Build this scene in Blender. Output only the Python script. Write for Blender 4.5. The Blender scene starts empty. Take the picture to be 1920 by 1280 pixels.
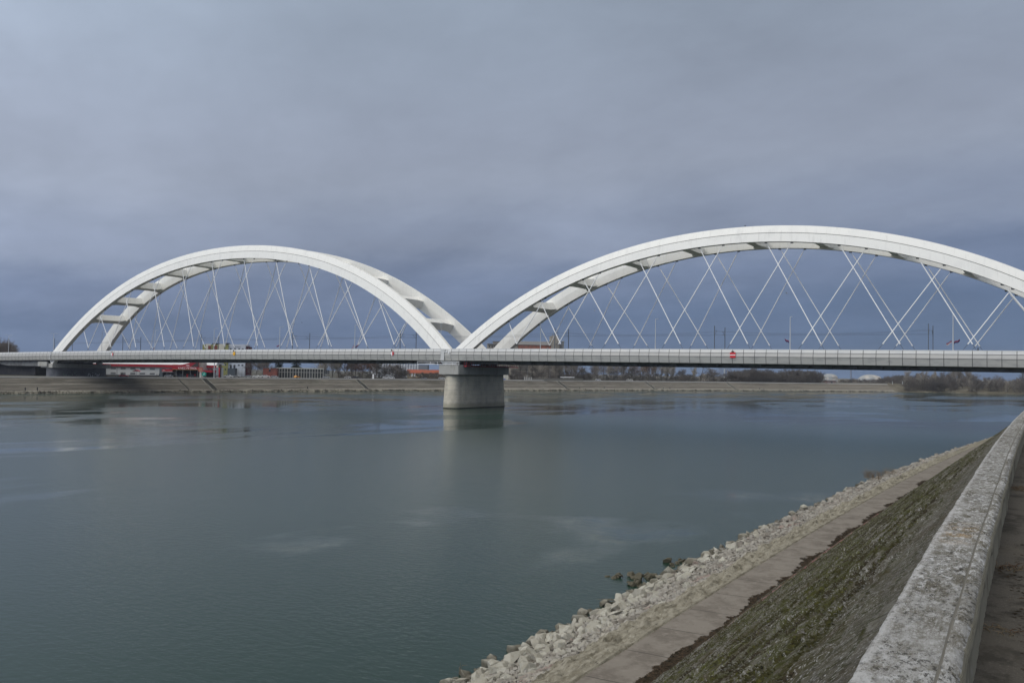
import bpy, bmesh, math, random
import numpy as np
from mathutils import Vector, Matrix
random.seed(7); rng = np.random.default_rng(7)
S = bpy.context.scene
COL = S.collection
R = math.radians

# ------------------------------------------------------------------ camera frame
# world: X along the bridge, Y away over the river, Z up from the water
FPX = 1640.0
HAZE = 0.00007
CAM = Vector((176.115, -241.14, 12.294))
TH = math.atan(2600 / FPX)
VH = Vector((-math.cos(TH), math.sin(TH), 0)); RH = Vector((math.sin(TH), math.cos(TH), 0)); UP = Vector((0, 0, 1))
roll = math.atan(0.0155); pitch = math.atan(58.3 / FPX)
V2 = VH * math.cos(pitch) + UP * math.sin(pitch); U2 = UP * math.cos(pitch) - VH * math.sin(pitch)
RC = RH * math.cos(roll) + U2 * math.sin(roll); UC = U2 * math.cos(roll) - RH * math.sin(roll)
cam = bpy.data.cameras.new('camera'); camo = bpy.data.objects.new('camera', cam); COL.objects.link(camo)
camo.matrix_world = Matrix(((RC.x, UC.x, -V2.x, CAM.x), (RC.y, UC.y, -V2.y, CAM.y), (RC.z, UC.z, -V2.z, CAM.z), (0, 0, 0, 1)))
cam.sensor_width = 36; cam.lens = FPX / 1920 * 36; cam.clip_start = 0.1; cam.clip_end = 20000
S.camera = camo
def yh(px): return 698.3 + 0.0155 * (px - 960)
def at(px, Z, z=0.0):
    """point standing Z metres off, in the direction of a picture column"""
    d = VH + RH * ((px - 960) / FPX)
    return Vector((CAM.x + d.x * Z, CAM.y + d.y * Z, z))
def hgt(py, px, Z): return CAM.z - (py - yh(px)) * Z / FPX    # height above the water of a picture row at that distance

# ------------------------------------------------------------------ mesh builder
class MB:
    def __init__(s): s.v = []; s.f = []; s.m = []; s.uv = None
    def add(s, vs, fs, m=0):
        n = len(s.v); s.v += [tuple(p) for p in vs]
        for f in fs: s.f.append(tuple(i + n for i in f)); s.m.append(m)
        return s
    def quad(s, a, b, c, d, m=0): return s.add([a, b, c, d], [(0, 1, 2, 3)], m)
    def box(s, x0, x1, y0, y1, z0, z1, m=0, fr=None):
        vs = [Vector((x, y, z)) for z in (z0, z1) for y in (y0, y1) for x in (x0, x1)]
        if fr: vs = [fr(p) for p in vs]
        return s.add(vs, [(0, 2, 3, 1), (4, 5, 7, 6), (0, 1, 5, 4), (2, 6, 7, 3), (0, 4, 6, 2), (1, 3, 7, 5)], m)
    def tube(s, a, b, r0, r1=None, n=8, m=0, caps=True):
        a = Vector(a); b = Vector(b); r1 = r0 if r1 is None else r1
        d = (b - a); 
        if d.length < 1e-6: return s
        d.normalize(); x = d.orthogonal().normalized(); y = d.cross(x)
        vs = []
        for c, r in ((a, r0), (b, r1)):
            for k in range(n):
                t = 2 * math.pi * k / n; vs.append(c + (x * math.cos(t) + y * math.sin(t)) * r)
        fs = [(k, (k + 1) % n, n + (k + 1) % n, n + k) for k in range(n)]
        if caps: fs += [tuple(range(n - 1, -1, -1)), tuple(range(n, 2 * n))]
        return s.add(vs, fs, m)
    def lathe(s, c, prof, n=16, m=0):
        vs = []
        for r, z in prof:
            for k in range(n):
                t = 2 * math.pi * k / n; vs.append((c[0] + r * math.cos(t), c[1] + r * math.sin(t), c[2] + z))
        fs = []
        for j in range(len(prof) - 1):
            for k in range(n): fs.append((j * n + k, j * n + (k + 1) % n, (j + 1) * n + (k + 1) % n, (j + 1) * n + k))
        fs.append(tuple(range((len(prof) - 1) * n, len(prof) * n)))
        return s.add(vs, fs, m)
    def prism(s, poly, axis, d0, d1, m=0, fr=None):
        """poly (u,v) extruded along axis 0=x 1=y 2=z"""
        def P(u, v, d): return Vector((d, u, v)) if axis == 0 else Vector((u, d, v)) if axis == 1 else Vector((u, v, d))
        n = len(poly); vs = [P(u, v, d0) for u, v in poly] + [P(u, v, d1) for u, v in poly]
        if fr: vs = [fr(p) for p in vs]
        return s.add(vs, [tuple(range(n)), tuple(range(2 * n - 1, n - 1, -1))] + [(k, n + k, n + (k + 1) % n, (k + 1) % n) for k in range(n)], m)
    def build(s, name, mats, parent=None, smooth=False, fix=True):
        me = bpy.data.meshes.new(name); me.from_pydata(s.v, [], s.f)
        mats = mats if isinstance(mats, (list, tuple)) else [mats]
        for mm in mats: me.materials.append(mm)
        me.polygons.foreach_set('material_index', s.m)
        if smooth: me.polygons.foreach_set('use_smooth', [True] * len(s.f))
        if s.uv is not None:
            ul = me.uv_layers.new(name='UVMap'); li = np.zeros(len(me.loops), np.int32); me.loops.foreach_get('vertex_index', li)
            ul.data.foreach_set('uv', np.asarray(s.uv, float)[li].ravel())
        me.validate(); me.update()
        if fix and len(s.f) < 20000:
            b = bmesh.new(); b.from_mesh(me); bmesh.ops.recalc_face_normals(b, faces=b.faces); b.to_mesh(me); b.free()
        o = bpy.data.objects.new(name, me); COL.objects.link(o)
        if parent: o.parent = parent
        return o
def empty(name, loc=(0, 0, 0), rz=0):
    o = bpy.data.objects.new(name, None); COL.objects.link(o); o.location = loc; o.rotation_euler = (0, 0, rz); o.empty_display_size = 0.5
    return o
def tag(o, label=None, cat=None, group=None, kind=None):
    if label: o['label'] = label
    if cat: o['category'] = cat
    if group: o['group'] = group
    if kind: o['kind'] = kind
    return o
def copy_tree(o, parent=None):
    c = o.copy(); COL.objects.link(c)
    if parent: c.parent = parent
    for ch in list(o.children): copy_tree(ch, c)
    return c
ORD = ['', 'first', 'second', 'third', 'fourth', 'fifth', 'sixth', 'seventh', 'eighth', 'ninth', 'tenth', 'eleventh', 'twelfth', 'thirteenth', 'fourteenth', 'fifteenth', 'sixteenth',
       'seventeenth', 'eighteenth', 'nineteenth', 'twentieth']
def face_cam(p, off=0.0):
    """z-rotation that turns a thing's -Y side to the river mouth side where the photograph was taken"""
    d = CAM - Vector(p); return math.atan2(d.y, d.x) + math.pi / 2 + off

# ------------------------------------------------------------------ materials
def mat(name, base, rough=0.8, layers=(), bump=None, uv=False, spec=0.3, metal=0.0, rnd=None, coord=None):
    m = bpy.data.materials.new(name); m.use_nodes = True
    N = m.node_tree.nodes; L = m.node_tree.links; b = N['Principled BSDF']
    b.inputs['Roughness'].default_value = rough; b.inputs['Specular IOR Level'].default_value = spec; b.inputs['Metallic'].default_value = metal
    tc = N.new('ShaderNodeTexCoord'); src = tc.outputs[coord or ('UV' if uv else 'Object')]
    cur = N.new('ShaderNodeRGB'); cur.outputs[0].default_value = (*base, 1); cur = cur.outputs[0]
    if rnd:
        oi = N.new('ShaderNodeObjectInfo'); mx = N.new('ShaderNodeMix'); mx.data_type = 'RGBA'
        L.new(oi.outputs['Random'], mx.inputs['Factor']); L.new(cur, mx.inputs['A']); mx.inputs['B'].default_value = (*rnd, 1); cur = mx.outputs['Result']
    for ly in layers:
        mp = N.new('ShaderNodeMapping'); mp.inputs['Scale'].default_value = ly.get('st', (1, 1, 1)); L.new(src, mp.inputs['Vector'])
        if 'off' in ly: mp.inputs['Location'].default_value = ly['off']
        if ly.get('type') == 'vor':
            nz = N.new('ShaderNodeTexVoronoi'); nz.inputs['Scale'].default_value = ly['s']; out = nz.outputs['Distance']
        elif ly.get('type') == 'blocks':     # set stones: tone varies from block to block, joints stay open
            wn = N.new('ShaderNodeTexNoise'); wn.inputs['Scale'].default_value = 3.0; wn.inputs['Detail'].default_value = 5; L.new(mp.outputs[0], wn.inputs['Vector'])
            wv = N.new('ShaderNodeVectorMath'); wv.operation = 'MULTIPLY_ADD'; L.new(wn.outputs['Color'], wv.inputs[0]); wv.inputs[1].default_value = (.22, .22, 0); L.new(mp.outputs[0], wv.inputs[2])
            bk = N.new('ShaderNodeTexBrick'); bk.inputs['Scale'].default_value = 1.0; bk.inputs['Brick Width'].default_value = ly['w']; bk.inputs['Row Height'].default_value = ly['h']; bk.inputs['Mortar Size'].default_value = ly['g']; bk.inputs['Mortar Smooth'].default_value = .6; bk.inputs['Bias'].default_value = -.1
            bk.inputs['Color1'].default_value = (*ly['c'], 1); bk.inputs['Color2'].default_value = (*ly['c2'], 1); bk.inputs['Mortar'].default_value = (*ly['cm'], 1); L.new(wv.outputs[0], bk.inputs['Vector']); cur = bk.outputs['Color']; continue
        elif ly.get('type') == 'joint':      # thin line every `s` metres along one uv axis
            jv = mp.outputs[0]
            if 'wob' in ly:
                nw = N.new('ShaderNodeTexNoise'); nw.inputs['Scale'].default_value = ly.get('ns', 1.5); nw.inputs['Detail'].default_value = 6; nw.inputs['Roughness'].default_value = .7; L.new(jv, nw.inputs['Vector'])
                va = N.new('ShaderNodeVectorMath'); va.operation = 'MULTIPLY_ADD'; L.new(nw.outputs['Color'], va.inputs[0]); va.inputs[1].default_value = (ly['wob'],) * 3; L.new(jv, va.inputs[2]); jv = va.outputs[0]
            sp = N.new('ShaderNodeSeparateXYZ'); L.new(jv, sp.inputs[0])
            dv = N.new('ShaderNodeMath'); dv.operation = 'PINGPONG'; L.new(sp.outputs[ly.get('ax', 0)], dv.inputs[0]); dv.inputs[1].default_value = ly['s'] / 2
            out = dv.outputs[0]; nz = None
        elif ly.get('type') == 'axis':       # plain position along one axis (for stain belts such as a tide line)
            wp_ = N.new('ShaderNodeNewGeometry').outputs['Position'] if ly.get('world') else mp.outputs[0]; sp = N.new('ShaderNodeSeparateXYZ'); L.new(wp_, sp.inputs[0]); nw = N.new('ShaderNodeTexNoise'); nw.inputs['Scale'].default_value = ly.get('ns', 1.0); nw.inputs['Detail'].default_value = 6
            L.new(mp.outputs[0], nw.inputs['Vector']); ma = N.new('ShaderNodeMath'); ma.operation = 'MULTIPLY_ADD'
            L.new(nw.outputs['Fac'], ma.inputs[0]); ma.inputs[1].default_value = ly.get('wob', 0); L.new(sp.outputs[ly.get('ax', 2)], ma.inputs[2]); out = ma.outputs[0]; nz = None
        else:
            nz = N.new('ShaderNodeTexNoise'); nz.inputs['Scale'].default_value = ly['s']; nz.inputs['Detail'].default_value = ly.get('d', 5); nz.inputs['Roughness'].default_value = ly.get('r', 0.6); out = nz.outputs['Fac']
        if nz: L.new(mp.outputs[0], nz.inputs['Vector'])
        mr = N.new('ShaderNodeMapRange'); mr.inputs['From Min'].default_value = ly.get('lo', 0.45); mr.inputs['From Max'].default_value = ly.get('hi', 0.6); mr.interpolation_type = 'SMOOTHSTEP'
        mr.inputs['To Min'].default_value = ly.get('a0', 0.0); mr.inputs['To Max'].default_value = ly.get('a', 1.0); L.new(out, mr.inputs['Value'])
        fac = mr.outputs[0]
        if 'mask' in ly:                    # second, larger noise that breaks the layer up
            n2 = N.new('ShaderNodeTexNoise'); n2.inputs['Scale'].default_value = ly['mask'][0]; n2.inputs['Detail'].default_value = 4; L.new(mp.outputs[0], n2.inputs['Vector'])
            m2 = N.new('ShaderNodeMapRange'); m2.inputs['From Min'].default_value = ly['mask'][1]; m2.inputs['From Max'].default_value = ly['mask'][2]; L.new(n2.outputs['Fac'], m2.inputs['Value'])
            mu = N.new('ShaderNodeMath'); mu.operation = 'MULTIPLY'; L.new(fac, mu.inputs[0]); L.new(m2.outputs[0], mu.inputs[1]); fac = mu.outputs[0]
        for (ax, w0, w1, sf) in ly.get('win', ()):   # only between two positions along an axis
            sp = N.new('ShaderNodeSeparateXYZ'); L.new(src, sp.inputs[0])
            for e0, e1 in ((w0 - sf, w0 + sf), (w1 + sf, w1 - sf)):
                m3 = N.new('ShaderNodeMapRange'); m3.inputs['From Min'].default_value = e0; m3.inputs['From Max'].default_value = e1; L.new(sp.outputs[ax], m3.inputs['Value'])
                mu = N.new('ShaderNodeMath'); mu.operation = 'MULTIPLY'; L.new(fac, mu.inputs[0]); L.new(m3.outputs[0], mu.inputs[1]); fac = mu.outputs[0]
        mx = N.new('ShaderNodeMix'); mx.data_type = 'RGBA'; L.new(fac, mx.inputs['Factor']); L.new(cur, mx.inputs['A']); mx.inputs['B'].default_value = (*ly['c'], 1); cur = mx.outputs['Result']
    L.new(cur, b.inputs['Base Color'])
    if bump:
        prev = None
        for s, st, dist in bump:
            nz = N.new('ShaderNodeTexNoise'); nz.inputs['Scale'].default_value = s; nz.inputs['Detail'].default_value = 6; nz.inputs['Roughness'].default_value = 0.65; L.new(src, nz.inputs['Vector'])
            bp = N.new('ShaderNodeBump'); bp.inputs['Strength'].default_value = st; bp.inputs['Distance'].default_value = dist; L.new(nz.outputs['Fac'], bp.inputs['Height'])
            if prev: L.new(prev, bp.inputs['Normal'])
            prev = bp.outputs[0]
        L.new(prev, b.inputs['Normal'])
    return m

white = mat('white_steel_paint', (0.81, 0.80, 0.75), 0.45, [dict(c=(0.68, 0.675, 0.64), s=0.25, lo=0.45, hi=0.75, a=0.5), dict(c=(0.58, 0.57, 0.53), s=1.2, st=(1, 1, 0.12), lo=0.52, hi=0.75, a=0.45)], spec=0.4)
white2 = mat('white_hanger_paint', (0.80, 0.80, 0.79), 0.5)
seamm = mat('seam_gap', (0.10, 0.10, 0.10), 0.8)
dark_steel = mat('dark_anchor_steel', (0.09, 0.10, 0.11), 0.6)
fascia_top = mat('light_rail_panel', (0.54, 0.54, 0.52), 0.45, [dict(c=(0.45, 0.46, 0.465), s=0.35, lo=0.4, hi=0.7, a=0.6)], spec=0.5)
fascia_mid = mat('grey_panel', (0.40, 0.395, 0.375), 0.5, [dict(c=(0.34, 0.34, 0.335), s=0.3, lo=0.45, hi=0.7, a=0.6)])
fascia_low = mat('grey_lower_panel', (0.42, 0.415, 0.385), 0.5, [dict(c=(0.29, 0.29, 0.28), s=0.3, st=(1, 1, 3), lo=0.45, hi=0.7, a=0.7)])
joint = mat('dark_panel_joint', (0.09, 0.09, 0.09), 0.8)
under = mat('deck_underside_steel', (0.16, 0.165, 0.17), 0.7, [dict(c=(0.09, 0.09, 0.09), s=0.5, lo=0.4, hi=0.7)])
asph = mat('asphalt', (0.088, 0.080, 0.068), 0.95, [dict(c=(0.17, 0.155, 0.13), s=50, lo=0.52, hi=0.64, a=0.8, d=8, r=.8), dict(c=(0.04, 0.036, 0.03), s=1.6, lo=0.48, hi=0.60, a=0.85, d=10, r=.72), dict(c=(0.12, 0.105, 0.082), s=0.5, lo=0.5, hi=0.7, a=0.6),
                       dict(c=(0.2, 0.19, 0.17), s=130, lo=0.7, hi=0.74, a=0.8)], bump=[(90, 0.6, 0.01), (5, 0.3, 0.02)], uv=True, spec=0.15)
pierm = mat('pier_concrete', (0.54, 0.495, 0.395), 0.9, [dict(c=(0.37, 0.34, 0.28), s=0.35, st=(1, 1, 0.6), lo=0.4, hi=0.65, a=0.8), dict(c=(0.56, 0.53, 0.47), s=1.2, st=(0.4, 0.4, 3), lo=0.52, hi=0.65, a=0.7),
        dict(type='joint', c=(0.24, 0.23, 0.21), s=1.55, ax=2, lo=0.05, hi=0.02, a=0.7), dict(type='axis', c=(0.24, 0.23, 0.17), ax=2, lo=3.4, hi=2.0, wob=2.0, ns=0.4, a=0.75), dict(type='axis', c=(0.03, 0.03, 0.025), ax=2, lo=0.42, hi=0.3, wob=0.15, ns=2)], bump=[(3, 0.3, 0.05)])
capm = mat('pier_cap_concrete', (0.36, 0.355, 0.33), 0.9, [dict(c=(0.25, 0.24, 0.2), s=0.7, st=(1, 1, 0.25), lo=0.5, hi=0.68, a=0.8), dict(c=(0.46, 0.45, 0.42), s=0.9, lo=0.55, hi=0.7, a=0.6)], bump=[(4, 0.3, 0.04)])
redm = mat('red_paint', (0.36, 0.02, 0.035), 0.5, [dict(c=(0.26, 0.02, 0.03), s=2, lo=0.5, hi=0.7)])
signred = mat('sign_red', (0.55, 0.02, 0.03), 0.5)
signwhite = mat('sign_white', (0.8, 0.8, 0.8), 0.5)
signyellow = mat('sign_yellow', (0.80, 0.42, 0.02), 0.5)
black = mat('black_plastic', (0.02, 0.02, 0.02), 0.6)
mast = mat('mast_steel', (0.10, 0.12, 0.145), 0.6)
lampm = mat('lamp_pole_paint', (0.52, 0.54, 0.55), 0.5)

# ------------------------------------------------------------------ value noise
def vnoise(x, y, seed=0):
    xi = np.floor(x).astype(np.int64); yi = np.floor(y).astype(np.int64); fx = x - xi; fy = y - yi
    fx = fx * fx * (3 - 2 * fx); fy = fy * fy * (3 - 2 * fy)
    def h(a, b):
        n = (a * 374761393 + b * 668265263 + seed * 982451653) & 0xffffffff
        n = ((n ^ (n >> 13)) * 1274126177) & 0xffffffff
        return ((n ^ (n >> 16)) & 0xffff) / 65535.0
    return (h(xi, yi) * (1 - fx) + h(xi + 1, yi) * fx) * (1 - fy) + (h(xi, yi + 1) * (1 - fx) + h(xi + 1, yi + 1) * fx) * fy
def fbm(x, y, o=4, seed=0):
    a = 0.5; t = 0; tot = 0
    for k in range(o): t = t + a * vnoise(x * 2 ** k, y * 2 ** k, seed + k * 17); tot += a; a *= 0.55
    return t / tot
def grid_mesh(name, X, Y, Z, UV, mats, midx=None, smooth=True, parent=None):
    n, m = X.shape; b = MB(); b.v = np.stack([X.ravel(), Y.ravel(), Z.ravel()], 1).tolist()
    i = np.arange(n * m).reshape(n, m); q = np.stack([i[:-1, :-1], i[1:, :-1], i[1:, 1:], i[:-1, 1:]], -1).reshape(-1, 4)
    b.f = q.tolist(); b.m = [0] * len(b.f) if midx is None else np.asarray(midx).ravel().tolist(); b.uv = UV.reshape(-1, 2)
    return b.build(name, mats, parent, smooth=smooth, fix=False)
def merged_copies(templates, places):
    """many small look-alikes as one mesh: places = (template, matrix)"""
    vs = []; fs = []; n = 0
    for k, M in places:
        tv, tf = templates[k]; A = np.array(M); v = tv @ A[:3, :3].T + A[:3, 3]
        vs.append(v); fs += [tuple(i + n for i in f) for f in tf]; n += len(tv)
    return np.concatenate(vs), fs

# ================================================================== SKY AND LIGHT
SUN = Vector((-0.42, -0.74, 0.52)).normalized()
w = bpy.data.worlds.new('World'); S.world = w; w.use_nodes = True
N = w.node_tree.nodes; L = w.node_tree.links; bg = N['Background']
sky = N.new('ShaderNodeTexSky'); sky.sky_type = 'NISHITA'; sky.sun_disc = False; sky.sun_elevation = math.asin(SUN.z); sky.sun_rotation = math.atan2(SUN.x, SUN.y); sky.dust_density = 2.0
tc = N.new('ShaderNodeTexCoord'); sp = N.new('ShaderNodeSeparateXYZ'); L.new(tc.outputs['Generated'], sp.inputs[0])
def math_n(op, a, b=None, c=None):
    n = N.new('ShaderNodeMath'); n.operation = op
    for k, x in enumerate((a, b, c)):
        if x is None: continue
        if isinstance(x, (int, float)): n.inputs[k].default_value = x
        else: L.new(x, n.inputs[k])
    return n.outputs[0]
zc = math_n('MAXIMUM', sp.outputs[2], 0.0)
# overcast deck: cloud plane coordinates
den = math_n('ADD', zc, 0.26)
cx = math_n('DIVIDE', sp.outputs[0], den); cy = math_n('DIVIDE', sp.outputs[1], den)
cmb = N.new('ShaderNodeCombineXYZ'); L.new(cx, cmb.inputs[0]); L.new(cy, cmb.inputs[1])
mp = N.new('ShaderNodeMapping'); mp.inputs['Rotation'].default_value = (0, 0, 0.75); mp.inputs['Scale'].default_value = (1.25, 1.6, 1); mp.inputs['Location'].default_value = (0.7, 0.3, 0); L.new(cmb.outputs[0], mp.inputs[0])
n1 = N.new('ShaderNodeTexNoise'); n1.inputs['Scale'].default_value = 0.9; n1.inputs['Detail'].default_value = 7; n1.inputs['Roughness'].default_value = 0.52; n1.inputs['Distortion'].default_value = 0.5; L.new(mp.outputs[0], n1.inputs['Vector'])
n2 = N.new('ShaderNodeTexNoise'); n2.inputs['Scale'].default_value = 2.6; n2.inputs['Detail'].default_value = 6; n2.inputs['Roughness'].default_value = 0.5; L.new(mp.outputs[0], n2.inputs['Vector'])
n3 = N.new('ShaderNodeTexNoise'); n3.inputs['Scale'].default_value = 6.5; n3.inputs['Detail'].default_value = 8; n3.inputs['Roughness'].default_value = 0.6; n3.inputs['Distortion'].default_value = 0.3; L.new(mp.outputs[0], n3.inputs['Vector'])
cl = math_n('ADD', math_n('ADD', math_n('MULTIPLY', n1.outputs['Fac'], 0.6), math_n('MULTIPLY', n2.outputs['Fac'], 0.25)), math_n('MULTIPLY', n3.outputs['Fac'], 0.15))
# the bright band rises and falls with the clouds
tl = N.new('ShaderNodeVectorMath'); tl.operation = 'DOT_PRODUCT'; L.new(tc.outputs['Generated'], tl.inputs[0]); tl.inputs[1].default_value = RH
zz = math_n('ADD', math_n('SUBTRACT', zc, math_n('MULTIPLY', tl.outputs['Value'], 0.06)), math_n('MULTIPLY', math_n('SUBTRACT', cl, 0.5), 0.085))
ramp = N.new('ShaderNodeValToRGB'); L.new(zz, ramp.inputs[0]); cr = ramp.color_ramp; cr.interpolation = 'EASE'
def lin(r, g, b): return tuple(((c / 255 + 0.055) / 1.055) ** 2.4 if c > 10 else c / 255 / 12.92 for c in (r, g, b))
stops = [(0.0, (88, 111, 145)), (0.05, (95, 115, 149)), (0.10, (116, 131, 161)), (0.15, (141, 152, 175)), (0.23, (153, 162, 180)), (0.42, (151, 163, 180)), (0.62, (186, 189, 195)), (1.0, (224, 220, 211))]
while len(cr.elements) < len(stops): cr.elements.new(0.5)
for e, (p, c) in zip(cr.elements, stops): e.position = p; e.color = (*lin(*c), 1)
# soft light and dark mottling
mul = N.new('ShaderNodeMapRange'); mul.inputs['From Min'].default_value = 0.3; mul.inputs['From Max'].default_value = 0.7; mul.inputs['To Min'].default_value = 0.84; mul.inputs['To Max'].default_value = 1.23; L.new(cl, mul.inputs['Value'])
# thinner cloud around the hidden sun, behind the photographer
dt = N.new('ShaderNodeVectorMath'); dt.operation = 'DOT_PRODUCT'; L.new(tc.outputs['Generated'], dt.inputs[0]); dt.inputs[1].default_value = SUN
gl = N.new('ShaderNodeMapRange'); gl.inputs['From Min'].default_value = -0.15; gl.inputs['From Max'].default_value = 1.0; gl.inputs['To Min'].default_value = 1.0; gl.inputs['To Max'].default_value = 2.9; gl.interpolation_type = 'SMOOTHSTEP'; L.new(dt.outputs['Value'], gl.inputs['Value'])
tot = math_n('MULTIPLY', math_n('MULTIPLY', mul.outputs[0], gl.outputs[0]), 10.0)
vs = N.new('ShaderNodeVectorMath'); vs.operation = 'SCALE'; L.new(ramp.outputs[0], vs.inputs[0]); L.new(tot, vs.inputs['Scale'])
mx = N.new('ShaderNodeMix'); mx.data_type = 'RGBA'; mx.inputs['Factor'].default_value = 0.94; L.new(sky.outputs[0], mx.inputs['A']); L.new(vs.outputs[0], mx.inputs['B'])
L.new(mx.outputs['Result'], bg.inputs['Color']); bg.inputs['Strength'].default_value = 0.1
sl = bpy.data.lights.new('sun', 'SUN'); sl.energy = 1.1; sl.angle = R(12); sl.color = (1.0, 0.95, 0.87)
so = bpy.data.objects.new('sun', sl); COL.objects.link(so); so.rotation_euler = SUN.to_track_quat('Z', 'Y').to_euler()
S.view_settings.view_transform = 'Standard'; S.view_settings.look = 'None'; S.view_settings.exposure = -0.13; S.view_settings.gamma = 1

# ================================================================== RIVER
wm = bpy.data.materials.new('river_water'); wm.use_nodes = True
N = wm.node_tree.nodes; L = wm.node_tree.links; b = N['Principled BSDF']
b.inputs['Base Color'].default_value = (0.012, 0.031, 0.0205, 1); b.inputs['IOR'].default_value = 1.24
tc = N.new('ShaderNodeTexCoord')
def noise(scale, rot=0, st=(1, 1, 1), d=4, r=0.55, dist=0):
    m = N.new('ShaderNodeMapping'); m.inputs['Rotation'].default_value = (0, 0, rot); m.inputs['Scale'].default_value = st; L.new(tc.outputs['Object'], m.inputs[0])
    n = N.new('ShaderNodeTexNoise'); n.inputs['Scale'].default_value = scale; n.inputs['Detail'].default_value = d; n.inputs['Roughness'].default_value = r; n.inputs['Distortion'].default_value = dist; L.new(m.outputs[0], n.inputs['Vector']); return n.outputs['Fac']
# calm and ruffled patches drawn out along the current (which runs along Y)
pa = noise(0.02, 0.1, (1.0, 0.55, 1), 5, 0.6, 1.2)
pr = N.new('ShaderNodeMapRange'); pr.inputs['From Min'].default_value = 0.42; pr.inputs['From Max'].default_value = 0.52; pr.inputs['To Min'].default_value = 0.10; pr.inputs['To Max'].default_value = 0.85; pr.interpolation_type = 'SMOOTHSTEP'; vd = N.new('ShaderNodeVectorMath'); vd.operation = 'DISTANCE'; L.new(tc.outputs['Object'], vd.inputs[0]); vd.inputs[1].default_value = (230, -120, 0)   # sheltered towards the far bank, breezier off the near one
dm = N.new('ShaderNodeMapRange'); dm.inputs['From Min'].default_value = 90; dm.inputs['From Max'].default_value = 330; dm.inputs['To Min'].default_value = 0.075; dm.inputs['To Max'].default_value = -0.03; L.new(vd.outputs['Value'], dm.inputs['Value'])
ad = N.new('ShaderNodeMath'); ad.operation = 'ADD'; L.new(pa, ad.inputs[0]); L.new(dm.outputs[0], ad.inputs[1]); L.new(ad.outputs[0], pr.inputs['Value'])
rp = noise(1.5, 0.4, (1, 1.6, 1), 4, 0.6)
sw = noise(0.16, 0.9, (1, 1.6, 1), 3, 0.5, 0.6)
b1 = N.new('ShaderNodeBump'); b1.inputs['Distance'].default_value = 0.10; L.new(rp, b1.inputs['Height']); 
ms = N.new('ShaderNodeMath'); ms.operation = 'MULTIPLY'; L.new(pr.outputs[0], ms.inputs[0]); ms.inputs[1].default_value = 0.5; L.new(ms.outputs[0], b1.inputs['Strength'])
b2 = N.new('ShaderNodeBump'); b2.inputs['Distance'].default_value = 0.12; b2.inputs['Strength'].default_value = 0.17; L.new(sw, b2.inputs['Height']); L.new(b1.outputs[0], b2.inputs['Normal']); L.new(b2.outputs[0], b.inputs['Normal'])
mr = N.new('ShaderNodeMapRange'); mr.inputs['To Min'].default_value = 0.04; mr.inputs['To Max'].default_value = 0.2; L.new(pr.outputs[0], mr.inputs['Value']); L.new(mr.outputs[0], b.inputs['Roughness'])
o = MB().quad((-3000, -3000, 0), (3000, -3000, 0), (3000, 5000, 0), (-3000, 5000, 0)).build('river', wm); tag(o, kind='structure')
mud = mat('river_bed_mud', (0.05, 0.045, 0.035))
o = MB().quad((-6000, -6000, -2.5), (6000, -6000, -2.5), (6000, 9000, -2.5), (-6000, 9000, -2.5)).build('ground', mud); tag(o, kind='structure')

# ================================================================== NEAR BANK
AW = R(30.3)
TW = RH * math.sin(AW) + VH * math.cos(AW); NW = RH * math.cos(AW) - VH * math.sin(AW)
def nb(L_, p, z):
    q = p + np.sign(L_) * L_ * L_ / 3000.0
    return CAM.x + TW.x * L_ + NW.x * q, CAM.y + TW.y * L_ + NW.y * q, z
def lsteps(parts):
    a = [np.arange(s, e, d) for s, e, d in parts]; return np.concatenate(a + [[parts[-1][1]]])
ZT = 10.894; ZG = 10.39          # wall top and pavement heights
# --- pavement and land behind it
Lp = lsteps([(-30, 60, 0.5), (60, 260, 4), (260, 900, 20)]); Pp = np.array([-0.30, 0.4, 1.2, 2.5, 4.5, 7.0])
G = np.meshgrid(Lp, Pp, indexing='ij'); Z = ZG + 0.03 * (fbm(G[0] * 0.7, G[1] * 0.7, 3) - 0.5) + 0.03 * np.exp(-(G[1] + 0.3) * 3)
X, Y, Z = nb(G[0], G[1], Z); o = grid_mesh('pavement', X, Y, Z, np.stack(G, -1), asph); tag(o, kind='structure')
verge = mat('winter_grass', (0.075, 0.075, 0.035), 0.95, [dict(c=(0.13, 0.11, 0.06), s=0.6, lo=0.4, hi=0.6), dict(c=(0.04, 0.035, 0.02), s=3, lo=0.5, hi=0.7, a=0.6)], bump=[(6, 0.6, 0.1)])
Pp = np.array([6.9, 12, 40, 200, 900]); G = np.meshgrid(Lp, Pp, indexing='ij'); X, Y, Z = nb(G[0], G[1], np.full(G[0].shape, ZG - 0.05)); o = grid_mesh('grass_verge', X, Y, Z, np.stack(G, -1), verge); tag(o, kind='structure')

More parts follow.
